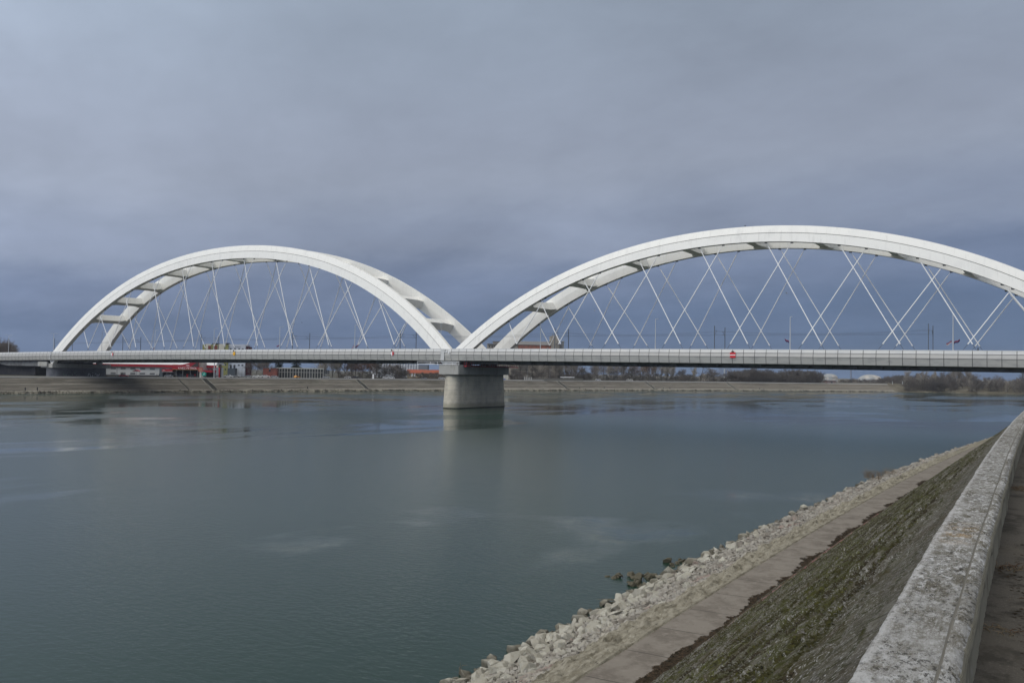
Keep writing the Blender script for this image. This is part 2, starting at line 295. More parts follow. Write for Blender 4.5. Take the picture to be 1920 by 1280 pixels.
# --- parapet wall
walltop = mat('weathered_parapet', (0.155, 0.148, 0.128), 0.92, [
    dict(c=(0.27, 0.268, 0.258), s=5.0, st=(.7, 1.5, 1), lo=0.45, hi=0.54, a=0.9, d=12, r=0.78),
    dict(c=(0.095, 0.085, 0.062), s=2.2, st=(.7, 1.6, 1), off=(2, 5, 0), lo=0.50, hi=0.58, a=0.8, d=12, r=0.74),
    dict(c=(0.46, 0.465, 0.465), s=7, st=(.7, 1.6, 1), lo=0.45, hi=0.54, a=0.92, d=12, r=0.8, win=((0, -3, 4.6, 1.2),)),
    dict(c=(0.46, 0.465, 0.465), s=9, st=(.7, 1.5, 1), lo=0.51, hi=0.57, a=0.9, d=12, r=0.8, mask=(0.13, 0.40, 0.54)),
    dict(c=(0.28, 0.17, 0.05), s=5.0, st=(1, 1.2, 1), lo=0.44, hi=0.58, a=0.7, d=9, r=.75, win=((0, 8.6, 9.5, .35), (1, -.66, -.42, .08))),
    dict(c=(0.035, 0.033, 0.029), s=18, st=(.9, 1.4, 1), lo=0.52, hi=0.56, a=0.9, d=9, r=0.82, mask=(1.0, 0.38, 0.54)),
    dict(c=(0.42, 0.42, 0.415), s=45, st=(.7, 1.6, 1), lo=0.56, hi=0.60, a=0.85, d=6, r=0.75, mask=(1.1, 0.4, 0.55)),
    dict(c=(0.40, 0.40, 0.395), s=12, lo=0.42, hi=0.52, a=0.85, d=8, r=.8, win=((1, -.71, -.672, .02),)),
    dict(c=(0.030, 0.027, 0.022), s=4, st=(.7, 1.6, 1), off=(1, 9, 0), lo=0.58, hi=0.62, a=0.85, d=12, r=0.8)], bump=[(80, 0.9, 0.01), (18, 0.8, 0.02)], uv=True, spec=0.1)
wallface = mat('parapet_side', (0.25, 0.235, 0.185), 0.95, [dict(c=(0.13, 0.118, 0.085), s=2, st=(1, 0.4, 1), lo=0.45, hi=0.65), dict(c=(0.30, 0.285, 0.25), s=5, lo=0.58, hi=0.68, a=0.8)], bump=[(40, 0.6, 0.01)], uv=True, spec=0.1)
crackm = mat('crack_dirt', (0.15, 0.145, 0.13), 1.0, spec=0.0)
Lw = lsteps([(-2, 14, 0.03), (14, 45, 0.12), (45, 300, 1.2)])
prof = [(-0.86, 10.20, 0.03, 1), (-0.80, 10.42, 0.03, 1), (-0.745, 10.62, 0.02, 1), (-0.728, 10.80, 0.014, 1), (-0.715, 10.882, 0.011, 0), (-0.69, ZT, 0.005, 0), (-0.60, ZT, 0.005, 0), (-0.52, ZT, 0.005, 0), (-0.45, ZT, 0.005, 0), (-0.395, ZT - 0.002, 0.004, 0), (-0.378, ZT - 0.004, 0.003, 0),
        (-0.371, ZT - 0.011, 0.003, 2), (-0.367, ZT - 0.011, 0.003, 2), (-0.361, ZT - 0.001, 0.005, 0), (-0.335, ZT, 0.004, 0), (-0.305, ZT - 0.010, 0.004, 0), (-0.278, ZT - 0.032, 0.004, 0), (-0.262, ZT - 0.066, 0.004, 1), (-0.260, ZT - 0.11, 0.004, 1), (-0.285, ZT - 0.14, 0.006, 1), (-0.292, ZT - 0.30, 0.008, 1), (-0.285, ZG - 0.06, 0.012, 1)]
pP = np.array([a[0] for a in prof]); pZ = np.array([a[1] for a in prof]); pJ = np.array([a[2] for a in prof])
LL, PP = np.meshgrid(Lw, pP, indexing='ij'); ZZ = np.broadcast_to(pZ, LL.shape).copy(); JJ = np.broadcast_to(pJ, LL.shape)
kk = np.arange(len(prof))[None, :].repeat(len(Lw), 0)
PP = PP + JJ * 1.8 * (fbm(LL * 2.1, kk * 0.35, 3, 3) - 0.5) + JJ * 0.9 * (fbm(LL * 9, kk * 0.5 + LL * 3, 3, 5) - 0.5)
ZZ = ZZ + JJ * 1.3 * (fbm(LL * 2.3, kk * 0.5, 3, 9) - 0.5)
PP = PP + 0.014 * (fbm(LL * 0.35, LL * 0, 3, 77) - 0.5) * 2
# cracked rounded nosing: chips every half metre or so
crk = np.cumsum(rng.uniform(0.22, 0.75, 500)) - 2.0
dist = np.abs(LL[:, :1] - crk[None, :]).min(1); g = np.exp(-(dist / 0.022) ** 2)
for j in range(13, 19): ZZ[:, j] -= 0.022 * g * (1 if j < 17 else 0.4); PP[:, j] -= 0.016 * g
st = vnoise(np.interp(LL[:, 0], crk, np.arange(len(crk))).round() * 1.7, LL[:, 0] * 0, 4)
for j in range(13, 19): PP[:, j] += 0.012 * (st - 0.5); ZZ[:, j] += 0.010 * (st - 0.5)
UVw = np.stack([LL, PP + 0.0], -1)
for j in (0, 1, 2, 3): UVw[:, j, 1] = pZ[j] * 1.0
for j in range(17, len(prof)): UVw[:, j, 1] = pZ[j]
mi = np.broadcast_to(np.array([max(prof[j][3], prof[j + 1][3]) if (prof[j][3] == 2 or prof[j + 1][3] == 2) else prof[j + 1][3] if j > 3 else prof[j][3] for j in range(len(prof) - 1)]), (len(Lw) - 1, len(prof) - 1))
X, Y, Z = nb(LL, PP, ZZ)
o = grid_mesh('parapet_wall', X, Y, Z, UVw, [walltop, wallface, crackm], mi); tag(o, 'low weathered concrete parapet wall with rounded cracked edge beside the pavement', 'wall')

# --- paved and mossy slope below the wall
slopem = mat('mossy_revetment', (0.080, 0.072, 0.058), 0.95, [
    dict(type='blocks', s=1, w=.7, h=.52, g=.05, c=(0.125, 0.118, 0.098), c2=(0.052, 0.046, 0.032), cm=(0.030, 0.030, 0.010)),
    dict(c=(0.19, 0.187, 0.178), s=7.0, st=(1, 1.5, 1), lo=0.50, hi=0.56, a=0.8, d=12, r=0.84),
    dict(c=(0.033, 0.029, 0.022), s=5.0, st=(1, 1.5, 1), off=(4, 2, 0), lo=0.51, hi=0.57, a=0.8, d=12, r=0.8),
    dict(c=(0.048, 0.038, 0.022), s=0.8, st=(1, 1.2, 1), lo=0.48, hi=0.60, a=0.7, d=12, r=0.76),
    dict(c=(0.038, 0.039, 0.011), s=2.4, st=(1, 2.2, 1), lo=0.44, hi=0.53, a=0.88, d=12, r=0.78, mask=(0.3, 0.36, 0.54), win=((1, 0.6, 10.4, 1.0),)),
    dict(c=(0.074, 0.079, 0.016), s=5, st=(1, 2.4, 1), lo=0.52, hi=0.58, a=0.85, d=12, r=0.78, mask=(0.35, 0.44, 0.60), win=((1, 0.8, 9.4, .8),)),
    dict(c=(0.34, 0.335, 0.325), s=14, st=(1, 1.5, 1), lo=0.56, hi=0.60, a=0.85, d=6, r=0.8, mask=(0.5, 0.42, 0.54)),
    dict(c=(0.22, 0.218, 0.215), s=6, st=(.5, 3, 1), lo=0.47, hi=0.57, a=0.75, d=8, r=.75, win=((1, 0.4, 1.5, .4), (0, 0, 33, 5))),
    dict(c=(0.30, 0.10, 0.115), s=7, st=(.5, 2.5, 1), lo=0.44, hi=0.56, a=0.8, d=10, r=.8, win=((1, 0.75, 1.3, .25), (0, 30, 63, 4))),
    dict(c=(0.075, 0.072, 0.067), s=3, lo=0.38, hi=0.6, a=0.5, d=10, win=((1, 10.7, 13, .6),)),
    dict(c=(0.040, 0.031, 0.02), s=4, lo=0.25, hi=0.5, a=0.9, d=8, win=((1, -1, 0.35, .3),))], bump=[(60, 0.9, 0.012), (16, 0.9, 0.03)], uv=True, spec=0.06)
p0, z0, p1, z1 = -0.76, 10.50, -9.60, 3.33
slen = math.hypot(p1 - p0, z1 - z0)
def slope_patch(name, Ls, ns, par):
    u = np.linspace(0, 1, ns); LL, UU = np.meshgrid(Ls, u, indexing='ij'); D = UU * slen
    E_ = slen - D; row = np.floor(E_ / 0.52); jit = (row % 2) * .5 / 7; cell = np.floor(LL / 0.7 + jit * 7)
    blk = vnoise(row * 1.37 + 11.3, cell * 1.91 + 3.7, 8)
    fx = np.abs((LL / 0.7 + jit * 7) % 1 - 0.5) * 2; fy = np.abs((E_ / 0.52) % 1 - 0.5) * 2
    gap = np.maximum(np.clip((fx - 0.86) / 0.14, 0, 1), np.clip((fy - 0.74) / 0.26, 0, 1))
    amp = np.clip((D - 0.6) / 1.2, 0, 1)
    h = amp * (0.09 * (blk - 0.5) - 0.075 * gap) + 0.05 * (fbm(LL * 0.9, D * 1.8, 4, 21) - 0.5) + 0.03 * amp * (fbm(LL * 5, D * 5, 3, 31) - 0.5) * 2
    nx, nz = (z1 - z0) / slen, -(p1 - p0) / slen
    P = p0 + (p1 - p0) * UU + nx * h * 1.0; Zz = z0 + (z1 - z0) * UU + nz * h
    X, Y, Z = nb(LL, P, Zz); return grid_mesh(name, X, Y, Z, np.stack([LL, slen - D], -1), slopem, smooth=False, parent=par)
o = slope_patch('embankment_slope', np.concatenate([np.arange(-2, 24, 0.06), np.arange(24, 60, 0.13), np.arange(60, 130, 0.5), np.arange(130, 601, 6)]), 170, None); tag(o, kind='structure')

# moss cushions rooted in the joints of the paving
b = MB(); mossm = mat('moss_cushion', (0.036, 0.034, 0.014), .95, [dict(c=(0.064, 0.064, 0.017), s=1.5, lo=.52, hi=.62), dict(c=(0.034, 0.028, 0.018), s=.7, lo=.48, hi=.58)], spec=.05); rm = random.Random(21)
for k in range(55000):
    L_ = 5 + 75 * rm.random() ** 1.5; D = slen - rm.randrange(1, 20) * .52 + rm.gauss(0, .09)
    if float(fbm(np.float64(L_ * .35 + 3), np.float64(D * .6), 4, 91)) + .12 * float(vnoise(np.float64(L_ * 3), np.float64(D * 3), 5)) < .48 or D < .8 or D > slen - .5: continue
    u = D / slen; P = p0 + (p1 - p0) * u; Zz = z0 + (z1 - z0) * u; x, y, z = nb(np.float64(L_), np.float64(P), Zz); c = Vector((x, y, z + .01)); sz = rm.uniform(.012, .04)
    for q in range(4):
        a = rm.uniform(0, 6.28); d = Vector((math.cos(a), math.sin(a), rm.uniform(-.3, .5))) * sz; t_ = Vector((-math.sin(a), math.cos(a), 0)) * sz * .55; b.quad(c - t_ * .6, c + t_ * .6, c + d + t_ * .4, c + d - t_ * .4)
o = b.build('moss', mossm, fix=False); tag(o, 'olive green moss cushions growing in the joints of the paved slope', 'moss', kind='stuff')

# --- concrete path at the foot
pathm = mat('path_concrete', (0.185, 0.166, 0.142), 0.9, [
    dict(c=(0.115, 0.10, 0.084), s=0.8, lo=0.42, hi=0.62, a=0.8, d=9, r=.7), dict(c=(0.215, 0.192, 0.165), s=2.5, lo=0.52, hi=0.66, a=0.7, d=8, r=0.7),
    dict(type='joint', c=(0.05, 0.045, 0.04), s=3.0, ax=0, lo=0.035, hi=0.012, a=0.9), dict(c=(0.09, 0.075, 0.055), s=12, lo=0.66, hi=0.72, a=0.7),
    dict(c=(0.05, 0.045, 0.04), s=1.6, st=(1, 6, 1), lo=0.66, hi=0.69, a=0.7, d=8)], bump=[(40, 0.4, 0.006), (3, 0.3, 0.02)], uv=True, spec=0.15)
Lq = lsteps([(10, 120, 0.25), (120, 600, 5)]); Pq = np.linspace(-11.6, -9.5, 14); G = np.meshgrid(Lq, Pq, indexing='ij')
Zq = 3.30 + 0.03 * (fbm(G[0] * 0.5, G[1] * 0.9, 3, 41) - 0.5) + 0.012 * (vnoise(np.floor(G[0] / 3) * 1.7, G[0] * 0, 5) - 0.5)
X, Y, Z = nb(G[0], G[1], Zq); o = grid_mesh('path', X, Y, Z, np.stack(G, -1), pathm); tag(o, kind='structure')
# rough cast toe beam between path and riprap
toem = mat('rough_toe_concrete', (0.25, 0.232, 0.185), 0.95, [dict(c=(0.15, 0.135, 0.10), s=1.5, st=(0.8, 2, 1), lo=0.42, hi=0.6, a=0.85, d=8, r=0.7), dict(c=(0.065, 0.058, 0.045), s=4, st=(0.8, 2.4, 1), lo=0.56, hi=0.64, a=0.85, d=8, r=0.7), dict(c=(0.33, 0.315, 0.26), s=9, lo=0.56, hi=0.66, a=0.7)], bump=[(30, 0.8, 0.03), (7, 0.6, 0.06)], uv=True, spec=0.1)
Pq = np.linspace(-12.95, -11.5, 20); Lq = lsteps([(10, 110, 0.12), (110, 600, 3)]); G = np.meshgrid(Lq, Pq, indexing='ij'); tt = (G[1] + 12.95) / 1.45
Zq = 3.06 + 0.25 * np.sin(np.clip(tt * 1.25, 0, 1) * math.pi * 0.55) + 0.04 + 0.62 * (fbm(G[0] * 0.9, G[1] * 2.2, 5, 51) - 0.5) * np.clip((1 - tt) * 2.2, 0, 1) - 0.06 * np.clip((tt - 0.95) / 0.05, 0, 1)
Zq = Zq + 0.16 * (fbm(G[0] * 3.5, G[1] * 6, 3, 57) - 0.5) * np.clip((1 - tt) * 3, 0, 1)
X, Y, Z = nb(G[0], G[1] + 0.18 * (fbm(G[0] * 0.8, G[0] * 0, 3, 53) - 0.5) * (1 - tt), Zq); o = grid_mesh('kerb', X, Y, Z, np.stack(G, -1), toem, smooth=False); tag(o, kind='structure')
# gravel bed under the riprap
gravm = mat('gravel_bed', (0.15, 0.135, 0.11), 0.95, [dict(c=(0.09, 0.08, 0.065), s=5, lo=0.45, hi=0.6, a=0.9, d=8, r=0.75), dict(c=(0.25, 0.23, 0.19), s=14, lo=0.55, hi=0.66, a=0.8, d=6), dict(type='axis', c=(0.05, 0.045, 0.035), ax=1, lo=-18.6, hi=-19.3, wob=0.6, ns=1, a=0.9)], bump=[(18, 1.0, 0.06)], uv=True, spec=0.1)
def rip_z(p): return np.interp(p, [-26, -19.45, -16, -12.8, -12.0], [-2.2, 0.0, 1.5, 2.9, 3.0])
Pq = np.linspace(-26, -12.5, 48); Lq = lsteps([(12, 120, 0.3), (120, 620, 4)]); G = np.meshgrid(Lq, Pq, indexing='ij')
Zq = rip_z(G[1]) + 0.42 * (fbm(G[0] * 0.55, G[1] * 0.55, 4, 61) - 0.5) * np.clip((-12.6 - G[1]) / 1.5, 0, 1)
X, Y, Z = nb(G[0], G[1], Zq); o = grid_mesh('gravel_shore', X, Y, Z, np.stack(G, -1), gravm, smooth=False); tag(o, kind='structure')

# --- riprap stones
stone = mat('limestone_block', (0.39, 0.378, 0.325), 0.92, [dict(c=(0.25, 0.235, 0.19), s=2.0, lo=0.45, hi=0.62, a=0.8, d=6), dict(c=(0.37, 0.345, 0.285), s=3.5, lo=0.55, hi=0.7, a=0.6), dict(c=(0.12, 0.105, 0.08), s=7, lo=0.64, hi=0.7, a=0.6), dict(type='axis', world=1, c=(0.075, 0.068, 0.05), ax=2, lo=0.62, hi=0.32, wob=0.3, ns=3, a=0.85)], bump=[(7, 0.5, 0.06), (30, 0.4, 0.02)], rnd=(0.26, 0.245, 0.205), spec=0.1)
wetstone = mat('wet_mossy_stone', (0.065, 0.058, 0.036), 0.7, [dict(c=(0.12, 0.11, 0.075), s=2.5, lo=0.5, hi=0.65, a=0.7)], bump=[(9, 0.6, 0.05)], spec=0.35)
rubble = mat('limestone_rubble', (0.27, 0.255, 0.225), 0.93, [dict(c=(0.135, 0.12, 0.10), s=0.9, lo=0.42, hi=0.6, a=0.85, d=8, r=0.7), dict(c=(0.345, 0.32, 0.265), s=1.7, lo=0.55, hi=0.66, a=0.7), dict(c=(0.24, 0.17, 0.145), s=0.35, lo=0.58, hi=0.68, a=0.6), dict(type='axis', world=1, c=(0.075, 0.068, 0.05), ax=2, lo=0.62, hi=0.32, wob=0.3, ns=3, a=0.85)], bump=[(9, 0.5, 0.04)], spec=0.12)
def hull_stone(seed, n=16, fl=(1, 0.8, 0.65), bev=0.05):
    r = random.Random(seed); b = bmesh.new()
    for k in range(n):
        v = Vector((r.gauss(0, 1), r.gauss(0, 1), r.gauss(0, 1))).normalized() * r.uniform(0.82, 1.08); b.verts.new((v.x * fl[0], v.y * fl[1], v.z * fl[2]))
    bmesh.ops.convex_hull(b, input=b.verts); 
    bmesh.ops.delete(b, geom=[v for v in b.verts if not v.link_faces], context='VERTS')
    if bev: 
        bmesh.ops.dissolve_limit(b, angle_limit=R(14), verts=b.verts, edges=b.edges)
        bmesh.ops.bevel(b, geom=list(b.edges), offset=bev, segments=1, affect='EDGES', profile=0.6)
    me = bpy.data.meshes.new('stone'); b.to_mesh(me); b.free(); return me
STM = [hull_stone(100 + k, random.Random(k).choice((9, 11, 14, 18)), (1, random.Random(k).uniform(0.65, 0.95), random.Random(k + 50).uniform(0.5, 0.85)), 0.025) for k in range(16)]
for me in STM: me.materials.append(stone)
LOW = []
for k in range(10):
    me = hull_stone(300 + k, 12, (1, 0.8, 0.6), 0); LOW.append((np.array([v.co[:] for v in me.vertices]), [tuple(p.vertices) for p in me.polygons])); bpy.data.meshes.remove(me)
def rot(r): return Matrix.Rotation(r.uniform(0, 6.28), 3, 'Z') @ Matrix.Rotation(r.uniform(-0.6, 0.6), 3, 'X') @ Matrix.Rotation(r.uniform(-0.6, 0.6), 3, 'Y')
rr = random.Random(5); big = []
cells = {}
def free(L_, p, s):
    c = (int(L_), int(p))
    for i in (-1, 0, 1):
        for j in (-1, 0, 1):
            for (a, b_, t) in cells.get((c[0] + i, c[1] + j), ()):
                if (a - L_) ** 2 + (b_ - p) ** 2 < (0.72 * (s + t)) ** 2: return False
    cells.setdefault(c, []).append((L_, p, s)); return True
for k in range(26000):
    L_ = 22 + 130 * rr.random() ** 1.5 if k < 22000 else rr.uniform(100, 330); e = rr.random(); p = -19.9 + 6.9 * e ** 1.25
    t = (p + 19.9) / 6.9
    s = rr.uniform(0.2, 0.5) * (1.2 - 0.85 * t) * ((1.45 if L_ < 55 else 1.15) if rr.random() < 0.13 else 1)
    if L_ > 90: s *= 1.15
    if free(L_, p, s): big.append((L_, p, s))
def stone_m(L_, p, s, r, sink=0.25):
    x, y, z = nb(np.float64(L_), np.float64(p), float(rip_z(p)))
    return Matrix.Translation((x, y, z + s * (0.62 - sink))) @ (rot(r) @ Matrix.Diagonal((s, s, s))).to_4x4()
def pxsize(L_, p, s):
    x, y, _ = nb(np.float64(L_), np.float64(p), 0); d = (Vector((x, y, 0)) - CAM).dot(VH)
    q = (Vector((x, y, 0)) - CAM).dot(RH) / d * FPX + 960
    return s / d * FPX if 700 < q < 1935 and d > 27 else -1
big.sort(key=lambda a: -pxsize(*a))
def place_word(L_, p, s):
    size = 'large' if s > .42 else 'medium-sized' if s > .28 else 'small'
    row = 'at the waterline' if p < -18.6 else 'in the outer riprap' if p < -16.6 else 'in the inner riprap'
    where = 'at the bottom edge of the photo' if L_ < 36 else 'nearer than the dark stones' if L_ < 47 else 'beside the dark stones' if L_ < 62 else 'beyond the dark stones'
    return size, row, where
for k, (L_, p, s) in enumerate(big[:270]):
    o = bpy.data.objects.new('riprap_stone', STM[rr.randrange(16)]); COL.objects.link(o)
    o.matrix_world = stone_m(L_, p, s, rr, 0.3)
    tag(o, '%s pale limestone block %s, %s' % place_word(L_, p, s), 'stone', 'limestone riprap blocks along the near bank')
pl = [(rr.randrange(10), stone_m(L_, p, s, rr)) for L_, p, s in big[270:]]
for k in range(13000):
    L_ = 22 + 120 * rr.random() ** 1.6; p = -13.0 - 6.2 * rr.random() ** 1.3; s = rr.uniform(0.05, 0.19); pl.append((rr.randrange(10), stone_m(L_, p, s, rr, 0.1)))
v, f = merged_copies(LOW, pl); b = MB(); b.v = v.tolist(); b.f = f; b.m = [0] * len(f); o = b.build('riprap_rubble', rubble, fix=False); tag(o, 'loose pale limestone rubble filling the riprap slope above the water', 'rubble', kind='stuff')
# dark stones standing in the shallows
def near_px(px, py, z=0.0):
    d = V2 + RC * ((px - 960) / FPX) - UC * ((py - 640) / FPX); return CAM + d * ((z - CAM.z) / d.z)
wetme = [m.copy() for m in STM[:6]]
for m in wetme: m.materials.clear(); m.materials.append(wetstone)
for k in range(46):
    if k < 9: c = near_px(1155 + rr.gauss(0, 7), 1081 + rr.gauss(0, 3))
    elif k < 30: c = near_px(1192 + rr.gauss(0, 9), 1092 + rr.gauss(0, 6))
    elif k < 38: c = near_px(1215 + rr.uniform(-6, 14), 1080 + rr.gauss(0, 3))
    else: c = near_px(1262 + rr.gauss(0, 8), 1058 + rr.gauss(0, 4))
    s = rr.uniform(0.16, 0.40); o = bpy.data.objects.new('wet_stone', wetme[rr.randrange(6)]); COL.objects.link(o)
    o.matrix_world = Matrix.Translation((c.x, c.y, 0.02 + rr.uniform(-0.1, 0.12))) @ (rot(rr) @ Matrix.Diagonal((s, s, s * 0.9))).to_4x4()
    tag(o, 'dark mossy wet stone %s' % ('in the outermost clump off the riprap' if k < 9 else 'in the large clump touching the pale riprap' if k < 30 else 'in the thin row behind the large dark clump' if k < 38 else 'in the farthest dark clump up the bank'), 'stone', 'dark wet stones in the shallows')
# a few flat stones just awash
for (px, py, s) in ((1135, 1124, 0.55), (1240, 1063, 0.4), (985, 1207, 0.4)):
    c = near_px(px, py); o = bpy.data.objects.new('sunken_stone', wetme[2]); COL.objects.link(o)
    o.matrix_world = Matrix.Translation((c.x, c.y, -0.02)) @ Matrix.Rotation(0.7, 4, 'Z') @ Matrix.Diagonal((s * 1.5, s * 0.6, s * 0.12, 1))
    tag(o, {1135: 'flat pale sunken stone just awash off the middle of the riprap', 1240: 'flat stone awash between the dark stones and the riprap edge', 985: 'small sunken stone awash near the lower end of the riprap'}[px], 'stone')

# --- leaf litter, dry weeds
leafm = mat('dead_leaves', (0.04, 0.03, 0.02), 0.95, [dict(c=(0.07, 0.048, 0.03), s=9, lo=0.5, hi=0.6), dict(c=(0.025, 0.02, 0.012), s=4, lo=0.5, hi=0.6)], spec=0.1)
b = MB()
def leaf(x, y, z, s, r):
    a = r.uniform(0, 6.28); u = Vector((math.cos(a), math.sin(a), r.uniform(-.15, .15))) * s; v = Vector((-math.sin(a), math.cos(a), r.uniform(-0.2, 0.2))) * s * 0.6
    c = Vector((x, y, z)); b.quad(c - u, c + v, c + u, c - v)
for k in range(60000):
    L_ = 12 + 110 * rr.random() ** 1.5; wdt = 0.14 + 1.7 * max(0.0, float(fbm(np.float64(L_ * 0.4), np.float64(0.3), 3, 71)) - .38) + 1.0 * max(0.0, float(fbm(np.float64(L_ * 3.1), np.float64(2.3), 4, 72)) - .45)
    p = -9.6 - rr.random() ** 1.3 * 0.8 * wdt + 0.1; x, y, z = nb(np.float64(L_), np.float64(p), 3.325 + max(0, (p + 9.6)) * 0.85); leaf(x, y, z + rr.uniform(-.01, 0.015), rr.uniform(0.025, 0.07), rr)
for k in range(4200):
    L_ = 1.5 + 40 * rr.random() ** 1.6; cl_ = float(fbm(np.float64(L_ * 0.8), np.float64(7.3), 3, 75)); p = -0.27 + abs(rr.gauss(0, 0.22)) * (0.3 + 1.3 * cl_ * cl_ * 2)
    x, y, z = nb(np.float64(L_), np.float64(p), ZG + 0.02); leaf(x, y, z, rr.uniform(0.008, 0.03), rr)
o = b.build('leaf_litter', leafm, fix=False); tag(o, 'brown dead leaf litter gathered along the path edge and wall foot', 'litter', kind='stuff')
strawm = mat('dry_straw', (0.18, 0.14, 0.09), 0.9, [dict(c=(0.11, 0.07, 0.045), s=6, lo=0.45, hi=0.6)])
def weed(name, c, n, hgt_, spread, r, m=strawm):
    b = MB(); flat = 2.2 if hgt_ < .2 else 1.0
    for k in range(n):
        a = r.uniform(0, 6.28); rad = spread * math.sqrt(r.random()) * 0.5; q = Vector((c[0] + math.cos(a) * rad, c[1] + math.sin(a) * rad, c[2])); h = hgt_ * r.uniform(0.4, 1); a2 = r.uniform(0, 6.28); ln = r.uniform(0.1, 1.1) * h * flat
        mid = q + Vector((math.cos(a2) * ln * 0.35, math.sin(a2) * ln * 0.35, h * 0.7)); e = q + Vector((math.cos(a2) * ln, math.sin(a2) * ln, h * r.uniform(0.5, 1)))
        wd = 0.004 * (1 + 1.6 * hgt_); b.tube(q, mid, wd, wd * 0.8, 3, caps=False); b.tube(mid, e, wd * 0.8, wd * 0.3, 3, caps=False)
    return b.build(name, m, fix=False)
for (L_, p, n, h_, sp_, lb) in ((5.3, -0.12, 130, 0.07, 0.4, 'flattened tuft of dry brown grass at the wall foot, nearest of the tufts'), (7.6, -0.16, 60, 0.06, 0.25, 'small dry grass tuft at the wall foot beyond the flattened tuft'),
                             (10.2, -0.18, 60, 0.07, 0.3, 'dry grass tuft at the wall foot farther along the pavement'), (17.5, -0.05, 120, 0.12, 0.6, 'reddish dry weeds at the wall foot far along the pavement')):
    x, y, z = nb(np.float64(L_), np.float64(p), ZG + 0.0); tag(weed('dry_weed', (x, y, z), n, h_, sp_, rr), lb, 'weed', 'dry weeds along the wall')
for (px, py, z_, n, h_, sp_, lb) in ((1640, 897, 1.3, 120, 1.3, 2.4, 'tall dry brown weeds growing out of the far riprap'), (1672, 888, 1.3, 60, 0.9, 2.2, 'smaller dry weeds beside the tall ones on the far riprap'), (861, 1262, 0.4, 3, 0.9, 0.1, 'thin bare stalk rising from the riprap at the bottom edge of the photo')):
    c = near_px(px, py, z_); tag(weed('dry_weed', c, n, h_, sp_, rr), lb, 'weed', 'dry weeds on the riprap')

# ================================================================== BRIDGE
LEAN = 0.13; WB = 22.0
def zrail(s): return 19.92 - 2.15e-5 * (s + 15) ** 2
def zroad(s): return zrail(s) - 0.95
ARCH = {'long': (-119.0, 63.35, -2.18e-3, -6.35e-8, 5.4), 'short': (98.5, 54.8, -2.955e-3, -8.2e-8, 4.6)}
def arch_top(k, s): c, h, a, b_, d = ARCH[k]; t = s - c; return h + a * t * t + b_ * t ** 4
def arch_slope(k, s): c, h, a, b_, d = ARCH[k]; t = s - c; return 2 * a * t + 4 * b_ * t ** 3
def arch_pt(k, s, down, y, side):
    """point `down` metres below the crown line, measured square to it; y out from the rib's own plane; side 0 near, 1 far"""
    m = arch_slope(k, s); n = math.hypot(1, m); x = s + down * m / n; z = arch_top(k, s) - down / n
    ln = LEAN * (z - 20); yy = ln + y if side == 0 else WB - ln - y
    return Vector((x, yy, z))
STL = [-213.3, -199, -183.6, -164.5, -145.5, -125, -103.5, -84.5, -65.5, -46.3, -29.9, -16.6]; STS = [27.3, 43.2, 61.9, 80.7, 100, 119.1, 138.2, 156, 172]
bridge = empty('arch_bridge', (0, 0, 0)); tag(bridge, 'white two-span tied-arch bridge with leaning ribs and crossing hangers over the river', 'bridge')
def arch_rib(k, side, label):
    c, h, a, b_, d = ARCH[k]; half = 122.5 if k == 'long' else 101
    ts = np.linspace(-half, half, 150); D = d; hb = 1.0
    sec = [(0.0, 0.72), (0.0, -0.72), (D * 0.44, -hb), (D * 0.44 + 0.02, -hb + 0.10), (D * 0.44 + 0.14, -hb + 0.10), (D * 0.44 + 0.16, -hb - 0.02), (D, -hb), (D, hb), (D * 0.44 + 0.16, hb + 0.02), (D * 0.44, hb)]
    mt = [0, 0, 0, 1, 0, 0, 0, 0, 0, 0]
    b = MB(); n = len(sec)
    for t in ts:
        for dn, y in sec: b.v.append(tuple(arch_pt(k, c + t, dn, y, side)))
    for i in range(len(ts) - 1):
        for j in range(n): b.f.append((i * n + j, i * n + (j + 1) % n, (i + 1) * n + (j + 1) % n, (i + 1) * n + j)); b.m.append(mt[j])
    b.f.append(tuple(range(n))); b.m.append(0); b.f.append(tuple(range((len(ts) - 1) * n, len(ts) * n))); b.m.append(0)
    return tag(b.build('arch_rib', [white, seamm], bridge), label)
HR = [(22.6, 25.7), (34.5, 42.0), (49.8, 62.0), (68.5, 81.8), (87.4, 101.6), (106.6, 121.4), (126.0, 140.9), (145.0, 157.3), (163.7, 174.3), (36.4, 25.7), (55.6, 41.3), (74.9, 57.6), (94.5, 77.0), (113.7, 96.7), (132.8, 116.5), (151.1, 136.8), (165.9, 156.3), (178.0, 174.3)]
HL = [(-214.7, -211.4), (-202.3, -193.5), (-183.3, -175.2), (-163.9, -155.2), (-144.0, -135.6), (-125.1, -116.1), (-105.5, -96.4), (-87.0, -76.9), (-68.7, -57.6), (-50.6, -38.7), (-33.8, -25.8),
      (-198.1, -211.4), (-178.3, -195.0), (-157.7, -180.2), (-137.8, -161.9), (-118.3, -141.9), (-99.3, -122.4), (-80.7, -102.6), (-63.1, -82.9), (-46.2, -63.0), (-30.6, -42.6), (-20.1, -25.8)]
def under_at(k, x):
    """s of the crown point whose underside lies at x"""
    s = x
    for _ in range(20): m = arch_slope(k, s); s = x - ARCH[k][4] * m / math.hypot(1, m)
    return s
